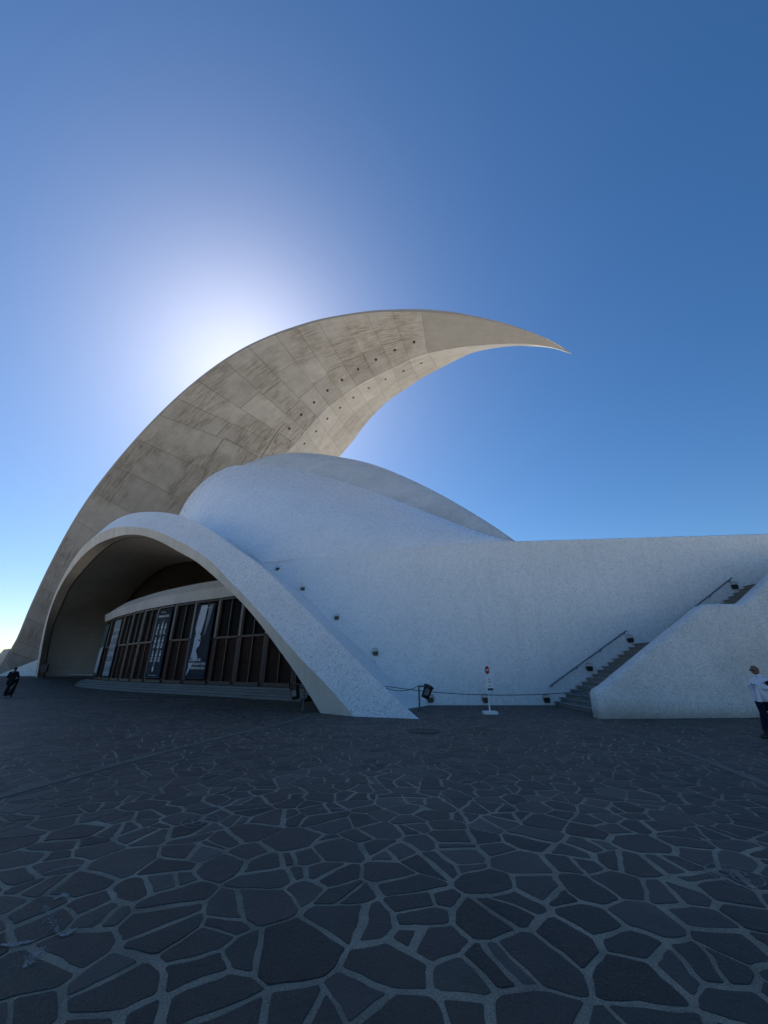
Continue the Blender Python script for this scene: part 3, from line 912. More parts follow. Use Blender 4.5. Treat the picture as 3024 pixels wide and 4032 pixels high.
loft('foyer_back', [ring_row(-3.2, 0), ring_row(-3.2, ZT + 1.8)], M['dark_concrete'], front, False)
for k in range(4):
    o1, z1 = 1.0 + .40 * k, ZF - .14 * k
    r = [ring_row(-.6 if k == 0 else o1 - .45, z1), ring_row(o1, z1), ring_row(o1, z1 - .145 if k < 3 else -.05)]
    part(loft('entrance_step', r, M['stepstone'], None, False))

def bay(i):
    a, b = fp[i], fp[i + 1]
    mid = (a + b) / 2
    u = (a - b).normalized()                       # towards the right as seen from the plaza
    n = Vector((u.y, -u.x, 0))
    if n.y > 0: n = -n
    L = (a - b).length
    rz = math.atan2(u.y, u.x)
    def w(x, y, z): return mid + u * x + n * y + Vector((0, 0, z))
    bm = bmesh.new()
    def bx(x, y, z, sx, sy, sz): add_box(bm, w(x, y, z), (sx, sy, sz), rz)
    # frame: jambs, mullion, transom, sill, head
    for sx in (-1, 1): bx(sx * (L / 2 - .19), .06, (ZF + ZT) / 2, .10, .16, ZT - ZF - .05)
    bx(0, .05, (ZF + ZT) / 2, .09, .14, ZT - ZF - .05)
    bx(0, .08, ZTR, L - .46, .20, .14)
    bx(0, .10, ZF + .13, L - .46, .26, .22)
    fr = part(bm_obj('door_bay', bm, M['wood_frame']))
    hb = bmesh.new(); add_box(hb, w(0, .12, ZT - .10), (L - .30, .30, .12), rz)
    bm_obj('head_shade_bar', hb, M['black'], fr)  # solid black bar painting in the shade of the recess above the doors
    pb = bmesh.new()
    add_box(pb, w(L / 2, .02, (ZTR + ZT) / 2 + .02), (.22, .36, ZT - ZTR - .02), rz)
    bm_obj('pillar', pb, M['pillar'], fr)
    pb = bmesh.new()
    add_box(pb, w(L / 2, .00, (ZF + ZTR) / 2), (.22, .30, ZTR - ZF), rz)
    bm_obj('jamb_post', pb, M['wood'], fr)
    hw = (L / 2 - .24 - .045)
    for sx in (-1, 1):
        cx = sx * (.045 + hw / 2)
        gb = bmesh.new(); add_box(gb, w(cx, -.02, (ZTR + .07 + ZT - .15) / 2), (hw, .03, ZT - .15 - ZTR - .07), rz)
        bm_obj('glass_pane', gb, M['glass'], fr)
        lb = bmesh.new()
        add_box(lb, w(cx, -.10, (ZF + .2 + ZTR) / 2), (hw, .02, ZTR - ZF - .2), rz)
        ns = 24
        for k in range(ns):
            z = lerp(ZF + .32, ZTR - .12, k / (ns - 1))
            m = Matrix.Translation(w(cx, -.03, z)) @ Matrix.Rotation(rz, 4, 'Z') @ Matrix.Rotation(R(35), 4, 'X') @ Matrix.Diagonal((hw, .022, .10, 1))
            bmesh.ops.create_cube(lb, size=1, matrix=m)
        tag(bm_obj('louvre', lb, M['wood'], fr), kind='stuff')
    return mid, u, n, L, rz
bays = [bay(i) for i in range(len(fp) - 1)]
# floor behind the doors is covered by the top step sheet

# ------------------------------------------------------------------ banners hung on the door bays
def text_mesh(txt, size, name, mat, parent, loc, align='LEFT', sx=1.0):
    cu = bpy.data.curves.new('txt', 'FONT')
    cu.body = txt; cu.size = size; cu.align_x = align; cu.extrude = 0; cu.resolution_u = 2
    cu.offset = size * .03
    ob = bpy.data.objects.new('txt', cu)
    C.objects.link(ob)
    bpy.context.view_layer.update()
    me = bpy.data.meshes.new_from_object(ob.evaluated_get(bpy.context.evaluated_depsgraph_get()))
    bpy.data.objects.remove(ob)
    me.materials.clear(); me.materials.append(mat)
    o = bpy.data.objects.new(name, me)
    C.objects.link(o)
    o.parent = parent; o.location = loc; o.rotation_euler = (R(90), 0, 0); o.scale = (sx, 1, 1)
    return o
def poly_on(name, pts, mat, parent, y):
    return mesh_obj(name, [(x, y, z) for x, z in pts], [tuple(range(len(pts)))], mat, parent)
def banner(i, label, mat, z0=.95, z1=6.6, wf=.80):
    mid, u, n, L, rz = bays[i]
    b = empty('banner', mid + n * .30 + Vector((0, 0, z0)), rz)
    tag(b, label, 'banner', 'banners hung on the door front')
    w, h = L * wf, z1 - z0
    bm = bmesh.new()
    # cloth with a very slight billow
    nx, nz = 6, 10
    vs = [[bm.verts.new((lerp(-w / 2, w / 2, a / nx), -.02 * math.sin(math.pi * c / nz), h * c / nz)) for a in range(nx + 1)] for c in range(nz + 1)]
    for c in range(nz):
        for a in range(nx): bm.faces.new((vs[c][a], vs[c][a + 1], vs[c + 1][a + 1], vs[c + 1][a]))
    r = bmesh.ops.solidify(bm, geom=list(bm.faces), thickness=.008)
    bm_obj('cloth', bm, mat, b, True)
    for z in (0, h):
        tb = bmesh.new(); tube(tb, [(-w / 2 - .06, 0, z), (w / 2 + .06, 0, z)], .035, 8)
        bm_obj('rod', tb, M['black'], b)
    return b, w, h
# portrait banner
b, w, h = banner(4, 'dark banner with a pale portrait, neck and shoulder and white slogan', M['banner_navy'])
Yf = -.045
def P01(pts): return [((x - .5) * w, z * h) for x, z in pts]
poly_on('print', P01([(.28, .985), (.62, .985), (.58, .80), (.50, .62), (.44, .575), (.40, .56), (.30, .545), (.22, .60), (.16, .66), (.20, .80)]), M['banner_pale'], b, Yf)
poly_on('print', P01([(.70, .985), (.92, .985), (.82, .76), (.70, .58), (.64, .56), (.66, .72)]), M['banner_mid'], b, Yf)
poly_on('print', P01([(.24, .60), (.44, .585), (.52, .545), (.50, .515), (.54, .50), (.51, .48), (.53, .46), (.50, .42), (.42, .40), (.38, .355), (.52, .275), (.40, .22), (.26, .26), (.16, .27), (.20, .40), (.20, .52)]), M['banner_pale'], b, Yf - .004)
poly_on('print', P01([(.40, .512), (.52, .505), (.50, .488), (.42, .490)]), M['banner_navy'], b, Yf - .008)
poly_on('print', P01([(.08, .03), (.20, .10), (.34, .21), (.14, .20)]), M['banner_pale'], b, Yf - .004)
text_mesh('¡CRUEL! ¡CRUEL!', .25, 'lettering', M['banner_white'], b, (-w * .38, Yf - .012, h * .225), sx=.78)
text_mesh('TE LO HE DADO TODO', .25, 'lettering', M['banner_white'], b, (-w * .40, Yf - .012, h * .172), sx=.78)
text_mesh('TEMPORADA 25-26', .25, 'lettering', M['banner_white'], b, (-w * .26, Yf - .012, h * .119), sx=.82)
text_mesh('AUDITORIO DE TENERIFE', .11, 'lettering', M['banner_white'], b, (-w * .10, Yf - .012, h * .935), sx=.7)
# season banner
b, w, h = banner(6, 'slate blue season banner with white headings and columns of small silhouettes', M['banner_navy'])
poly_on('print', P01([(.46, .80), (.60, .86), (.58, .60), (.62, .40), (.54, .18), (.46, .06), (.40, .12), (.50, .40), (.50, .60)]), M['banner_mid'], b, Yf)
text_mesh('TEMPORADA 25-26', .24, 'lettering', M['banner_white'], b, (-w * .40, Yf - .008, h * .885), sx=.92)
text_mesh('AUDITORIO DE TENERIFE', .11, 'lettering', M['banner_white'], b, (-w * .28, Yf - .008, h * .955), sx=.7)
random.seed(21)
for row, z in enumerate((.70, .50, .30)):
    for cx in (-.26, .02, .27):
        if row == 2 and cx > .2 and False: continue
        fig = [(-.05, 0), (-.06, .035), (-.03, .05), (-.035, .075), (0, .09), (.035, .075), (.03, .05), (.06, .03), (.05, 0)]
        poly_on('figure_print', [((x * random.uniform(.8, 1.4) + cx) * w, (zz + z) * h) for x, zz in fig], M['banner_pale'], b, Yf - .006)
        for q in range(4):
            ww = random.uniform(.10, .19)
            z_ = (z - .022 - .018 * q) * h
            poly_on('caption_line', [((cx - .09) * w, z_), ((cx - .09 + ww) * w, z_), ((cx - .09 + ww) * w, z_ + .05), ((cx - .09) * w, z_ + .05)], M['banner_white'], b, Yf - .006)
poly_on('figure_print', P01([(.42, .09), (.52, .09), (.53, .14), (.47, .165), (.41, .13)]), M['banner_white'], b, Yf - .006)
poly_on('caption_line', P01([(.22, .030), (.80, .030), (.80, .037), (.22, .037)]), M['banner_pale'], b, Yf - .006)
# white picture banner and teal banner
b, w, h = banner(10, 'white banner with stacked grey pictures and a teal heading', M['banner_white'])
poly_on('print', P01([(0.02, .84), (.98, .84), (.98, .99), (.02, .99)]), M['banner_teal'], b, Yf)
for z0, z1, m_ in ((.72, .79, 'banner_mid'), (.56, .65, 'banner_mid'), (.42, .50, 'banner_mid'), (.26, .34, 'banner_mid'), (.08, .17, 'banner_teal')):
    poly_on('print', P01([(.06, z0), (.94, z0), (.94, z1), (.06, z1)]), M[m_], b, Yf)
b, w, h = banner(12, 'pale teal banner at the far left end of the door front', M['banner_teal'])
poly_on('print', P01([(.1, .05), (.9, .05), (.9, .55), (.1, .50)]), M['banner_pale'], b, Yf)

# ------------------------------------------------------------------ sloping low wall and floodlight by the far arch foot
bm = bmesh.new()
pr = [(-51.5, .55), (-46.0, .55), (-46.0, 3.25), (-51.5, .95)]
f_ = [bm.verts.new((x, 56.0, z)) for x, z in pr]; k_ = [bm.verts.new((x, 57.0, z)) for x, z in pr]
bm.faces.new(f_); bm.faces.new(k_[::-1])
for i in range(4): bm.faces.new((f_[i], f_[(i + 1) % 4], k_[(i + 1) % 4], k_[i]))
tag(bm_obj('sloping_wall', bm, M['tiles']), 'white low wall with sloping top between the wing foot and the arch', 'wall')

fl = empty('floodlight', (-40.15, 49.05, ground_z(-40.15, 49.05)))
tag(fl, 'small black floodlight on a short post at the far foot of the arch', 'floodlight')
bm = bmesh.new(); tube(bm, [(0, 0, -.05), (0, 0, .62)], .07, 8); bm_obj('post', bm, M['black'], fl)
bm = bmesh.new(); add_box(bm, (.05, 0, 1.05), (.62, .35, .95), 0.2, 0, .03); bm_obj('housing', bm, M['black'], fl)

# ------------------------------------------------------------------ outside staircase along the wall
RISE, TREAD = .179, .30
stair = empty('staircase', (8.4, 18.6, 0))
tag(stair, 'grey stone stairs climbing to the right between the wall and the parapet', 'stairs')
def stair_box(name, x0, x1, z0, z1):
    bm = bmesh.new()
    yb = 21.25
    yf = 15.52 + .075 * (x0 - 7.46) + .3
    if name == 'step':
        add_box(bm, ((x0 + x1) / 2 + .02, (yf + yb) / 2, (z0 + z1 - .045) / 2), (x1 - x0 - .04, yb - yf, z1 - .045 - z0))
        add_box(bm, ((x0 + x1) / 2 - .02, (yf + yb) / 2, z1 - .0225), (x1 - x0 + .02, yb - yf - .006, .045), 0, 0, .008)
    else:
        add_box(bm, ((x0 + x1) / 2, (yf + yb) / 2, (z0 + z1) / 2), (x1 - x0, yb - yf, z1 - z0), 0, 0, .012)
    o = bm_obj(name, bm, M['stair'], stair)
    o.location = (-8.4, -18.6, 0)
    return o
x, z = 8.4, 0.0
for k in range(16):
    z += RISE
    stair_box('step', x, x + TREAD + .04, z - RISE - (0.15 if k else .1), z)
    x += TREAD
stair_box('landing', x, 14.66, z - .4, z - .002)
x = 14.65
for k in range(16):
    z += RISE
    stair_box('step', x, x + TREAD + .04, z - RISE - .15, z)
    x += TREAD
stair_box('landing', x, 22.5, z - .4, z - .002)

# parapet: thick rounded wall in front of the stairs
bm = bmesh.new()
prof = [(7.50, -.08), (7.52, .70), (7.72, .98), (8.2, 1.12), (10.2, 2.43), (12.9, 4.14), (13.2, 4.22), (14.75, 4.25), (15.05, 4.38), (20.2, 8.0), (24, 8.0), (24, -.08)]
prof = [(7.74, -.08), (7.75, .80), (7.84, .95), (8.12, 1.08), (10.2, 2.37), (12.95, 4.06), (13.25, 4.15), (14.72, 4.17), (15.0, 4.31), (19.5, 7.3), (24, 7.3), (24, -.08)]
cc = []
for (x, zz) in prof: cc.append((x, zz))
TH = .62
def par_y(x): return 15.52 + .075 * (x - 7.46)
fv = [bm.verts.new((x, par_y(x) + (.02 if zz > 0 else -.04), zz)) for x, zz in cc]
bv = [bm.verts.new((x, par_y(x) + TH, zz)) for x, zz in cc]
bm.faces.new(fv); bm.faces.new(bv[::-1])
for i in range(len(cc)): bm.faces.new((fv[i], fv[(i + 1) % len(cc)], bv[(i + 1) % len(cc)], bv[i]))
bmesh.ops.recalc_face_normals(bm, faces=bm.faces)
es = [e for e in bm.edges if all(v in fv for v in e.verts) or all(v in bv for v in e.verts)]
es = [e for e in es if min(v.co.z for v in e.verts) > -.05 or (abs(e.verts[0].co.x - e.verts[1].co.x) < .1 and e.verts[0].co.x < 8)]
bmesh.ops.bevel(bm, geom=es, offset=.20, segments=6, affect='EDGES', profile=.5, clamp_overlap=True)
par = bm_obj('parapet_wall', bm, M['tiles_parapet'], None, True)
tag(par, 'rounded white mosaic parapet stepping up in front of the stairs', 'wall')

def handrail(p0, p1, label, nbr=4):
    p0, p1 = Vector(p0), Vector(p1)
    h = empty('handrail', p0)
    tag(h, label, 'handrail', 'handrails along the stair wall')
    bm = bmesh.new(); tube(bm, [(0, 0, 0), p1 - p0], .035, 8); bm_obj('bar', bm, M['rail'], h)
    for k in range(nbr):
        q = (p1 - p0) * lerp(.03, .97, k / (nbr - 1))
        bm = bmesh.new(); tube(bm, [q, q + Vector((0, .03, -.10)), q + Vector((.02, .20, -.11))], .018, 6)
        bm_obj('bracket', bm, M['rail'], h)
handrail((8.23, 20.93, .86), (12.60, 20.82, 3.50), 'steel handrail on the wall beside the lowest flight of stairs')
handrail((14.79, 20.72, 3.66), (18.55, 20.32, 6.15), 'steel handrail on the wall above the parapet, second flight of stairs')
handrail((20.33, 20.1, 6.28), (23.6, 19.75, 8.4), 'stub of handrail at the right edge of the view, third flight')

# ------------------------------------------------------------------ hooded wall lamps
def wall_lamp(p, label, s=1.0, yaw=0.0):
    t = empty('wall_lamp', p, yaw)
    tag(t, label, 'wall lamp', 'hooded lamps on the white wall')
    bm = bmesh.new()                       # scooped hood: half bowl standing off the wall
    n, m = 14, 5
    rows_ = []
    for j in range(m + 1):
        ph = j / m * R(80)
        rr = .235 * s * math.cos(ph) ** .8 if j < m else .05 * s
        yy = -.20 * s * math.sin(ph) if j < m else -.20 * s
        rows_.append([bm.verts.new((rr * math.cos(a), yy * (.35 + .65 * max(math.sin(a), 0)), rr * math.sin(a) * 1.1 + .05 * s)) for a in [R(-35 + 250 * k / n) for k in range(n + 1)]])
    for j in range(2):
        for k in range(n): bm.faces.new((rows_[j][k], rows_[j][k + 1], rows_[j + 1][k + 1], rows_[j + 1][k]))
    bmesh.ops.solidify(bm, geom=list(bm.faces), thickness=.02)
    bm_obj('hood', bm, M['lamp_hood'], t, True)
    bm = bmesh.new()
    pts = [(-.13, -.16), (.13, -.16), (.165, .02), (.12, .10), (-.12, .10), (-.165, .02)]
    a_ = [bm.verts.new((x * s, -.13 * s, z * s)) for x, z in pts]; b_ = [bm.verts.new((x * s, .06, z * s)) for x, z in pts]
    bm.faces.new(a_); bm.faces.new(b_[::-1])
    for i in range(6): bm.faces.new((a_[i], a_[(i + 1) % 6], b_[(i + 1) % 6], b_[i]))
    bm_obj('lamp_body', bm, M['lamp_green'], t)
def on_wall(x, z): return (x, 21.1 + (top_y(x) - 21.1) * max(z, 0) / 8.5 - .01, z)
for (x, z, s, yaw, lab) in [
    (-7.11, 7.84, .85, .35, 'hooded lamp on the wall beside the arch, topmost of the slanting row'),
    (-5.03, 6.25, .85, .3, 'hooded lamp on the wall beside the arch, second from the top of the slanting row'),
    (-2.71, 4.37, .9, .25, 'hooded lamp on the wall beside the arch, third down the slanting row'),
    (-.46, 2.44, .95, .2, 'hooded lamp on the wall beside the arch, lowest of the slanting row'),
    (2.30, .26, 1.0, 0, 'hooded lamp low on the wall behind the tilted black bin'),
    (5.02, .26, 1.0, 0, 'hooded lamp low on the wall behind the no entry sign'),
    (8.03, .26, 1.0, 0, 'hooded lamp low on the wall at the foot of the stairs'),
    (10.42, 1.70, 1.0, 0, 'hooded lamp under the lower handrail halfway up the first flight'),
    (12.76, 3.06, 1.0, 0, 'hooded lamp at the top end of the lower handrail'),
    (18.67, 5.73, 1.0, 0, 'hooded lamp past the end of the upper handrail')]:
    wall_lamp(on_wall(x, z), lab, s * .88, yaw)

# ------------------------------------------------------------------ no entry sign on a weighted post
sg = empty('traffic_sign', (4.21, 17.15, 0))
tag(sg, 'portable round red no entry sign with notice plates on a white post', 'sign')
bm = bmesh.new(); add_box(bm, (0, 0, .055), (.56, .40, .11), 0, 0, .02); bm_obj('base', bm, M['white_paint'], sg)
bm = bmesh.new(); tube(bm, [(0, 0, .1), (0, 0, 1.62)], .032, 10); bm_obj('post', bm, M['white_paint'], sg)
def disc(name, r, y, z, mat, par_, rot=0, th=.012):
    bm = bmesh.new(); tube(bm, [(0, y, 0), (0, y - th, 0)], r, 28)
    o = bm_obj(name, bm, mat, par_); o.location = (0, 0, z); o.rotation_euler = (0, 0, rot); return o
rt = R(42)
disc('rim', .165, -.036, 1.62, M['white_paint'], sg, rt)
disc('disc', .152, -.050, 1.62, M['red_paint'], sg, rt, .006)
bm = bmesh.new(); add_box(bm, (0, -.060, 0), (.20, .006, .055)); o = bm_obj('bar', bm, M['white_paint'], sg); o.location = (0, 0, 1.62); o.rotation_euler = (0, 0, rt)
bm = bmesh.new(); add_box(bm, (.09, -.04, 1.12), (.26, .01, .52)); pl = bm_obj('notice_plate', bm, M['white_paint'], sg)
bm = bmesh.new(); add_box(bm, (.10, -.049, .90), (.22, .006, .085)); bm_obj('band', bm, M['navy_paint'], pl)
for z, ww, hh in ((1.18, .14, .022), (1.15, .13, .018), (1.03, .12, .02), (1.005, .12, .018)):
    bm = bmesh.new(); add_box(bm, (.09, -.048, z), (ww, .005, hh)); bm_obj('text_line', bm, M['grey_print'], pl)
bm = bmesh.new(); add_box(bm, (.08, -.048, 1.265), (.035, .005, .065)); bm_obj('emblem', bm, M['navy_paint'], pl)

# ------------------------------------------------------------------ litter bins hung from short posts
def litter_bin(p, sgn, lean, label, rz=0):
    t = empty('litter_bin', p, rz)
    tag(t, label, 'litter bin', 'tilted black litter bins')
    bm = bmesh.new(); tube(bm, [(0, 0, -.05), (0, 0, .97)], .038, 10); bm_obj('post', bm, M['steel'], t)
    bm = bmesh.new(); tube(bm, [(0, 0, .93), (sgn * .30, -.02, .95)], .036, 10); bm_obj('arm', bm, M['steel'], t)
    bm = bmesh.new()                        # tapered barrel, tilted
    lathe(bm, [(.155, -.52), (.17, -.50), (.20, -.1), (.215, 0), (.21, .02), (.17, .055), (.08, .075)], 20)
    o = bm_obj('barrel', bm, M['black'], t, True)
    o.location = (sgn * .45, -.02, .93); o.rotation_euler = (0, lean, 0)
    bm = bmesh.new(); lathe(bm, [(.222, -.03), (.235, -.03), (.235, .025), (.222, .025)], 20)
    q = bm_obj('rim_band', bm, M['black'], o)
    bm = bmesh.new(); add_box(bm, (-.02, -.185, -.26), (.20, .03, .26), 0, 0, .01)
    bm_obj('front_plate', bm, M['steel'], o)
litter_bin((1.57, 18.98, 0), 1, R(24), 'tilted black litter bin hanging from a post beside the arch leg, against the wall')
litter_bin((-3.51, 18.65, 0), -1, R(-14), 'black litter bin hanging from a post under the arch, before the steps')

# ropes between the arch, the bin and the parapet
def rope(pts, label):
    bm = bmesh.new(); tube(bm, catmull(pts, 40), .014, 6)
    tag(bm_obj('rope', bm, M['rope'], None, True), label, 'rope', 'barrier ropes')
rope([(0.04, 16.6, 1.03), (1.39, 16.9, .86), (2.6, 16.75, .77), (4.16, 16.6, .72), (6.27, 16.3, .77), (7.75, 15.9, .92)], 'long dark rope strung from the arch across to the parapet')
rope([(0.10, 16.62, .96), (.45, 17.0, .86), (.81, 17.5, .83), (1.2, 18.2, .86), (1.58, 18.95, .98)], 'short sagging rope from the arch leg to the tilted bin')

# manhole cover
mh = empty('manhole_cover', (1.14, 12.64, 0))
tag(mh, 'round cast iron manhole cover set in the paving before the arch', 'manhole cover')
bm = bmesh.new(); lathe(bm, [(.46, -.01), (.46, .016), (.40, .018), (.40, .010)], 32); bm_obj('frame_ring', bm, M['iron'], mh)
bm = bmesh.new(); lathe(bm, [(.385, -.01), (.385, .014), (.05, .016), (.04, .022)], 32); bm_obj('lid', bm, M['iron'], mh)

# ------------------------------------------------------------------ people
def body(name, J, Eg, mats, parent, root, sub=2, hem=None, head=None):
    """J: name -> (x,y,z,r) ; Eg: (a,b,material index). One continuous skinned figure."""
    keys = list(J)
    me = bpy.data.meshes.new(name)
    me.from_pydata([J[k][:3] for k in keys], [(keys.index(a), keys.index(b)) for a, b, _ in Eg], [])
    o = bpy.data.objects.new(name, me); C.objects.link(o)
    o.modifiers.new('skin', 'SKIN').use_smooth_shade = True
    sd = me.skin_vertices[0].data
    for k, v in zip(keys, sd):
        r = J[k][3]
        v.radius = (r[0] * 1.3, r[1] * 1.3) if isinstance(r, tuple) else (r * 1.3, r * 1.3)
        v.use_root = (k == root)
    o.modifiers.new('sub', 'SUBSURF').levels = sub
    o.modifiers['sub'].render_levels = sub
    bpy.context.view_layer.update()
    m2 = bpy.data.meshes.new_from_object(o.evaluated_get(bpy.context.evaluated_depsgraph_get()))
    bpy.data.objects.remove(o)
    m2.name = name
    m2.materials.clear()
    for m in mats: m2.materials.append(m)
    if hem:
        bm = bmesh.new(); bm.from_mesh(m2)
        bmesh.ops.bisect_plane(bm, geom=bm.verts[:] + bm.edges[:] + bm.faces[:], plane_co=(0, 0, hem), plane_no=(0, 0, 1))
        bm.to_mesh(m2); bm.free()
    seg = [(Vector(J[a][:3]), Vector(J[b][:3]), mi, (J[a][3] if not isinstance(J[a][3], tuple) else max(J[a][3]))) for a, b, mi in Eg]
    for p in m2.polygons:
        c = p.center; best = (9, 0)
        for a, b, mi, rr in seg:
            ab = b - a
            t = min(max((c - a).dot(ab) / ab.length_squared, 0), 1)
            d = (c - (a + ab * t)).length - rr * .6
            if d < best[0]: best = (d, mi)
        mi = best[1]
        if hem and mi in (0, 1): mi = 0 if c.z > hem else 1
        p.material_index = mi
        p.use_smooth = True
    if head:
        # head: deformed sphere (local -X is the face) joined into the same figure
        loc, yaw, pitch, skin_i, hair_i, hairline = head
        bm = bmesh.new(); bm.from_mesh(m2)
        r_ = bmesh.ops.create_uvsphere(bm, u_segments=20, v_segments=14, radius=1)
        T = Matrix.Translation(loc) @ Matrix.Rotation(yaw, 4, 'Z') @ Matrix.Rotation(pitch, 4, 'Y')
        loc_co = {}
        for v in r_['verts']:
            x, y, z = v.co
            k = 1 - .22 * max(-z, 0) ** 1.5
            xx = x * .100 * k - (.018 * max(-z, 0) if x < 0 else -.01 * max(-z, 0)); yy = y * .078 * k; zz = z * .122
            if x < -.6 and abs(y) < .3: xx -= .020 * math.exp(-((z + .12) / .20) ** 2) * (1 - abs(y) / .3)     # nose
            if x < -.7 and abs(y) < .5: xx += .008 * math.exp(-((z - .18) / .12) ** 2)                          # eye line
            if x < -.6 and abs(y) < .35: xx -= .006 * math.exp(-((z + .52) / .08) ** 2)                         # lips
            loc_co[v] = Vector((x, y, z)); v.co = T @ Vector((xx, yy, zz))
        for f in {f for v in r_['verts'] for f in v.link_faces}:
            c = sum((loc_co[v] for v in f.verts), Vector()) / len(f.verts)
            f.material_index = hair_i if hairline(c) else skin_i
            f.smooth = True
        bm.to_mesh(m2); bm.free()
    o = bpy.data.objects.new(name, m2); C.objects.link(o); o.parent = parent
    return o

def hand(J, Eg, pre, wrist, palm_dir, up, mi, curl=.5, s=1.0):
    """palm with four unequal bent fingers and a thumb leaving its side"""
    w = Vector(wrist); f = Vector(palm_dir).normalized(); u = Vector(up).normalized(); side = f.cross(u).normalized()
    pc = w + f * .05 * s
    J[pre + 'palm'] = (*pc, (.034 * s, .020 * s)); J[pre + 'kn'] = (*(w + f * .085 * s), (.036 * s, .018 * s))
    Eg.append((pre + 'wr', pre + 'palm', mi)); Eg.append((pre + 'palm', pre + 'kn', mi))
    for k, ln in enumerate((.070, .080, .074, .058)):
        b0 = w + f * .095 * s + side * (-.030 + .020 * k) * s
        b1 = b0 + f * ln * .5 * s - u * .012 * curl
        b2 = b1 + (f * (1 - curl * .6) - u * curl).normalized() * ln * .5 * s
        for q, bb, rr in (('a', b0, .0095), ('b', b1, .009), ('c', b2, .0075)): J[f'{pre}f{k}{q}'] = (*bb, rr * s)
        Eg += [(pre + 'kn', f'{pre}f{k}a', mi), (f'{pre}f{k}a', f'{pre}f{k}b', mi), (f'{pre}f{k}b', f'{pre}f{k}c', mi)]
    t0 = w + f * .035 * s - side * .034 * s; t1 = t0 + (f * .7 - side * .6).normalized() * .035 * s; t2 = t1 + (f * .95 + side * .1).normalized() * .03 * s
    for q, bb, rr in (('a', t0, .012), ('b', t1, .0105), ('c', t2, .009)): J[f'{pre}t{q}'] = (*bb, rr * s)
    Eg += [(pre + 'palm', pre + 'ta', mi), (pre + 'ta', pre + 'tb', mi), (pre + 'tb', pre + 'tc', mi)]

# man walking away on the far left, seen from behind (local +Y is his facing)
pl_ = empty('person', (-24.25, 27.39, 0), R(8))
pl_.rotation_euler.y = -R(2.5)
tag(pl_, 'person in black shirt and trousers walking away on the far left', 'person')
J = dict(hip=(0, 0, .93, (.145, .12)), sp1=(0, .01, 1.08, (.15, .12)), sp2=(0, .01, 1.25, (.165, .125)), ch=(0, 0, 1.40, (.17, .11)), nk=(0, .02, 1.50, .06), hd0=(0, .04, 1.56, .06),
         lsh=(-.20, 0, 1.42, .072), lel=(-.31, .02, 1.16, .056), lwr=(-.24, .20, 1.02, .036), rsh=(.20, 0, 1.42, .072), rel=(.31, .03, 1.16, .056), rwr=(.25, .21, 1.04, .036),
         lhp=(-.070, 0, .80, .165), lkn=(-.08, .03, .48, .14), lan=(-.095, -.05, .10, .115), lft=(-.08, -.05, .045, .05), lto=(-.09, .11, .04, .042),
         rhp=(.070, 0, .80, .165), rkn=(.08, .06, .49, .14), ran=(.085, .08, .10, .115), rft=(.08, .09, .045, .05), rto=(.09, .24, .04, .042))
Eg = [('hip', 'sp1', 1), ('sp1', 'sp2', 0), ('sp2', 'ch', 0), ('ch', 'nk', 2), ('nk', 'hd0', 2), ('ch', 'lsh', 0), ('lsh', 'lel', 0), ('lel', 'lwr', 2), ('ch', 'rsh', 0), ('rsh', 'rel', 0), ('rel', 'rwr', 2),
      ('hip', 'lhp', 1), ('lhp', 'lkn', 1), ('lkn', 'lan', 1), ('lan', 'lft', 1), ('lft', 'lto', 4), ('hip', 'rhp', 1), ('rhp', 'rkn', 1), ('rkn', 'ran', 1), ('ran', 'rft', 1), ('rft', 'rto', 4)]
hand(J, Eg, 'l', J['lwr'][:3], (.35, .9, .1), (0, 0, 1), 2); hand(J, Eg, 'r', J['rwr'][:3], (-.35, .9, .1), (0, 0, 1), 2)
body('body', J, Eg, [M['black_cloth'], M['black_cloth'], M['skin_pale'], M['hair'], M['black_cloth']], pl_, 'hip', head=((0, .055, 1.645), R(-90), R(-14), 2, 3, lambda c: c.z > .25 or (c.x > .1 and c.z > -.35)))
for sx, yy in ((-.085, .02), (.085, .16)):
    bm = bmesh.new(); add_box(bm, (sx, yy, .02), (.10, .30, .035), 0, 0, .012); bm_obj('shoe_sole', bm, M['sole'], pl_)
for sx in (-1, 1):
    bm = bmesh.new(); bmesh.ops.create_uvsphere(bm, u_segments=8, v_segments=6, radius=.03, matrix=Matrix.Translation((sx * .080, .06, 1.64)) @ Matrix.Diagonal((.4, .7, 1.1, 1)))
    bm_obj('ear', bm, M['skin_pale'], pl_, True)

# man at the right edge looking at his phone (local -X is his facing)
pr_ = empty('person', (10.20, 11.50, 0), 0)
tag(pr_, 'person in white shirt and navy trousers looking at a phone', 'person')
J = dict(hip=(.08, 0, .95, (.13, .165)), sp1=(.08, 0, 1.08, (.135, .165)), sp2=(.09, 0, 1.25, (.13, .175)), ch=(.09, 0, 1.36, (.115, .17)), nk=(.09, 0, 1.46, .062), hd0=(.07, 0, 1.55, .06),
         lsh=(.08, -.19, 1.37, .072), lel=(.13, -.27, 1.14, .058), lwr=(-.10, -.15, 1.235, .034), rsh=(.08, .19, 1.37, .072), rel=(.12, .27, 1.14, .058), rwr=(-.08, .12, 1.24, .034),
         lhp=(.07, -.085, .80, .145), lkn=(-.02, -.09, .50, .125), lan=(-.22, -.10, .11, .10), lft=(-.27, -.10, .05, .055), lto=(-.46, -.11, .04, .046),
         rhp=(.08, .085, .80, .145), rkn=(.06, .09, .50, .125), ran=(.10, .10, .11, .10), rft=(.10, .10, .05, .055), rto=(-.08, .11, .04, .046))
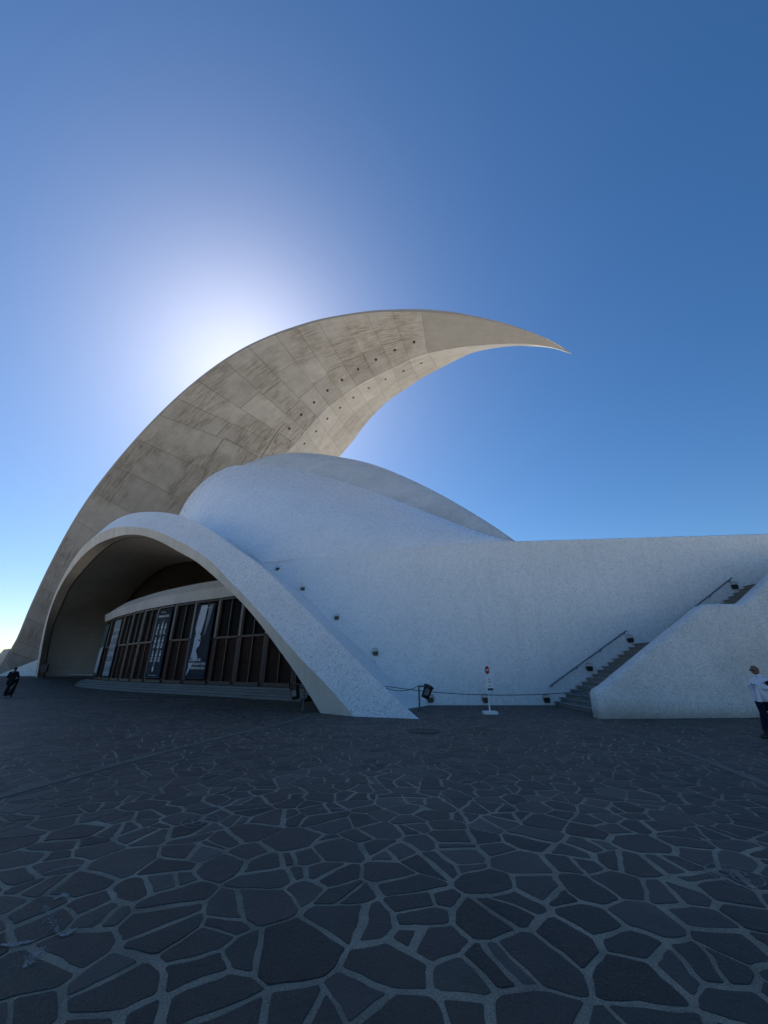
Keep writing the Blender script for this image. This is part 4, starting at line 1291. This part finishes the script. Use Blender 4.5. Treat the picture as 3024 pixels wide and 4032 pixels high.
Eg = [('hip', 'sp1', 1), ('sp1', 'sp2', 0), ('sp2', 'ch', 0), ('ch', 'nk', 0), ('nk', 'hd0', 2), ('ch', 'lsh', 0), ('lsh', 'lel', 0), ('lel', 'lwr', 0), ('ch', 'rsh', 0), ('rsh', 'rel', 0), ('rel', 'rwr', 0),
      ('hip', 'lhp', 1), ('lhp', 'lkn', 1), ('lkn', 'lan', 1), ('lan', 'lft', 3), ('lft', 'lto', 3), ('hip', 'rhp', 1), ('rhp', 'rkn', 1), ('rkn', 'ran', 1), ('ran', 'rft', 3), ('rft', 'rto', 3)]
hand(J, Eg, 'l', J['lwr'][:3], (-1, .15, .12), (0, 0, 1), 2, .35); hand(J, Eg, 'r', J['rwr'][:3], (-.9, -.3, .1), (0, 0, 1), 2, .5)
body('body', J, Eg, [M['shirt'], M['navy'], M['skin'], M['black'], M['hair']], pr_, 'hip', hem=.86, head=((.055, 0, 1.635), 0, R(-16), 2, 4, lambda c: c.x > .25 and c.z > -.1 and c.z < .75))
bm = bmesh.new()
for sy in (-1, 1):
    add_box(bm, (-.036, sy * .036, 1.632), (.02, .055, .035), 0, 0, .006)
    add_box(bm, (.03, sy * .080, 1.65), (.13, .006, .010))
add_box(bm, (-.042, 0, 1.64), (.012, .03, .008))
bm_obj('sunglasses', bm, M['black'], pr_)
for sy in (-1, 1):
    bm = bmesh.new(); bmesh.ops.create_uvsphere(bm, u_segments=8, v_segments=6, radius=.033, matrix=Matrix.Translation((.07, sy * .080, 1.63)) @ Matrix.Diagonal((.7, .4, 1.1, 1)))
    bm_obj('ear', bm, M['skin'], pr_, True)
bm = bmesh.new()
tube(bm, [(.15, -.03, 1.465), (.09, -.065, 1.455), (.03, -.02, 1.43), (.03, .02, 1.43), (.09, .065, 1.455), (.15, .03, 1.465)], .020, 8); bm_obj('collar', bm, M['shirt'], pr_, True)
ph = empty('phone', (10.20 - .225, 11.50 - .13, 1.275))
tag(ph, 'dark phone held flat by the person in the white shirt', 'phone')
bm = bmesh.new(); add_box(bm, (0, 0, 0), (.155, .075, .010), R(-8), R(18), .004); bm_obj('phone_body', bm, M['black'], ph)
jk = empty('jacket', (10.20 + .07, 11.50 - .22, 1.24))
tag(jk, 'black jacket folded over the arm of the person in white', 'jacket')
bm = bmesh.new()
bmesh.ops.create_icosphere(bm, subdivisions=3, radius=1, matrix=Matrix.Translation((.06, -.06, .06)) @ Matrix.Rotation(R(12), 4, 'Y') @ Matrix.Diagonal((.16, .09, .07, 1)))
for v in bm.verts: v.co += noise.noise_vector(v.co * 14) * .018
bm_obj('folded_cloth', bm, M['black_cloth'], jk, True)
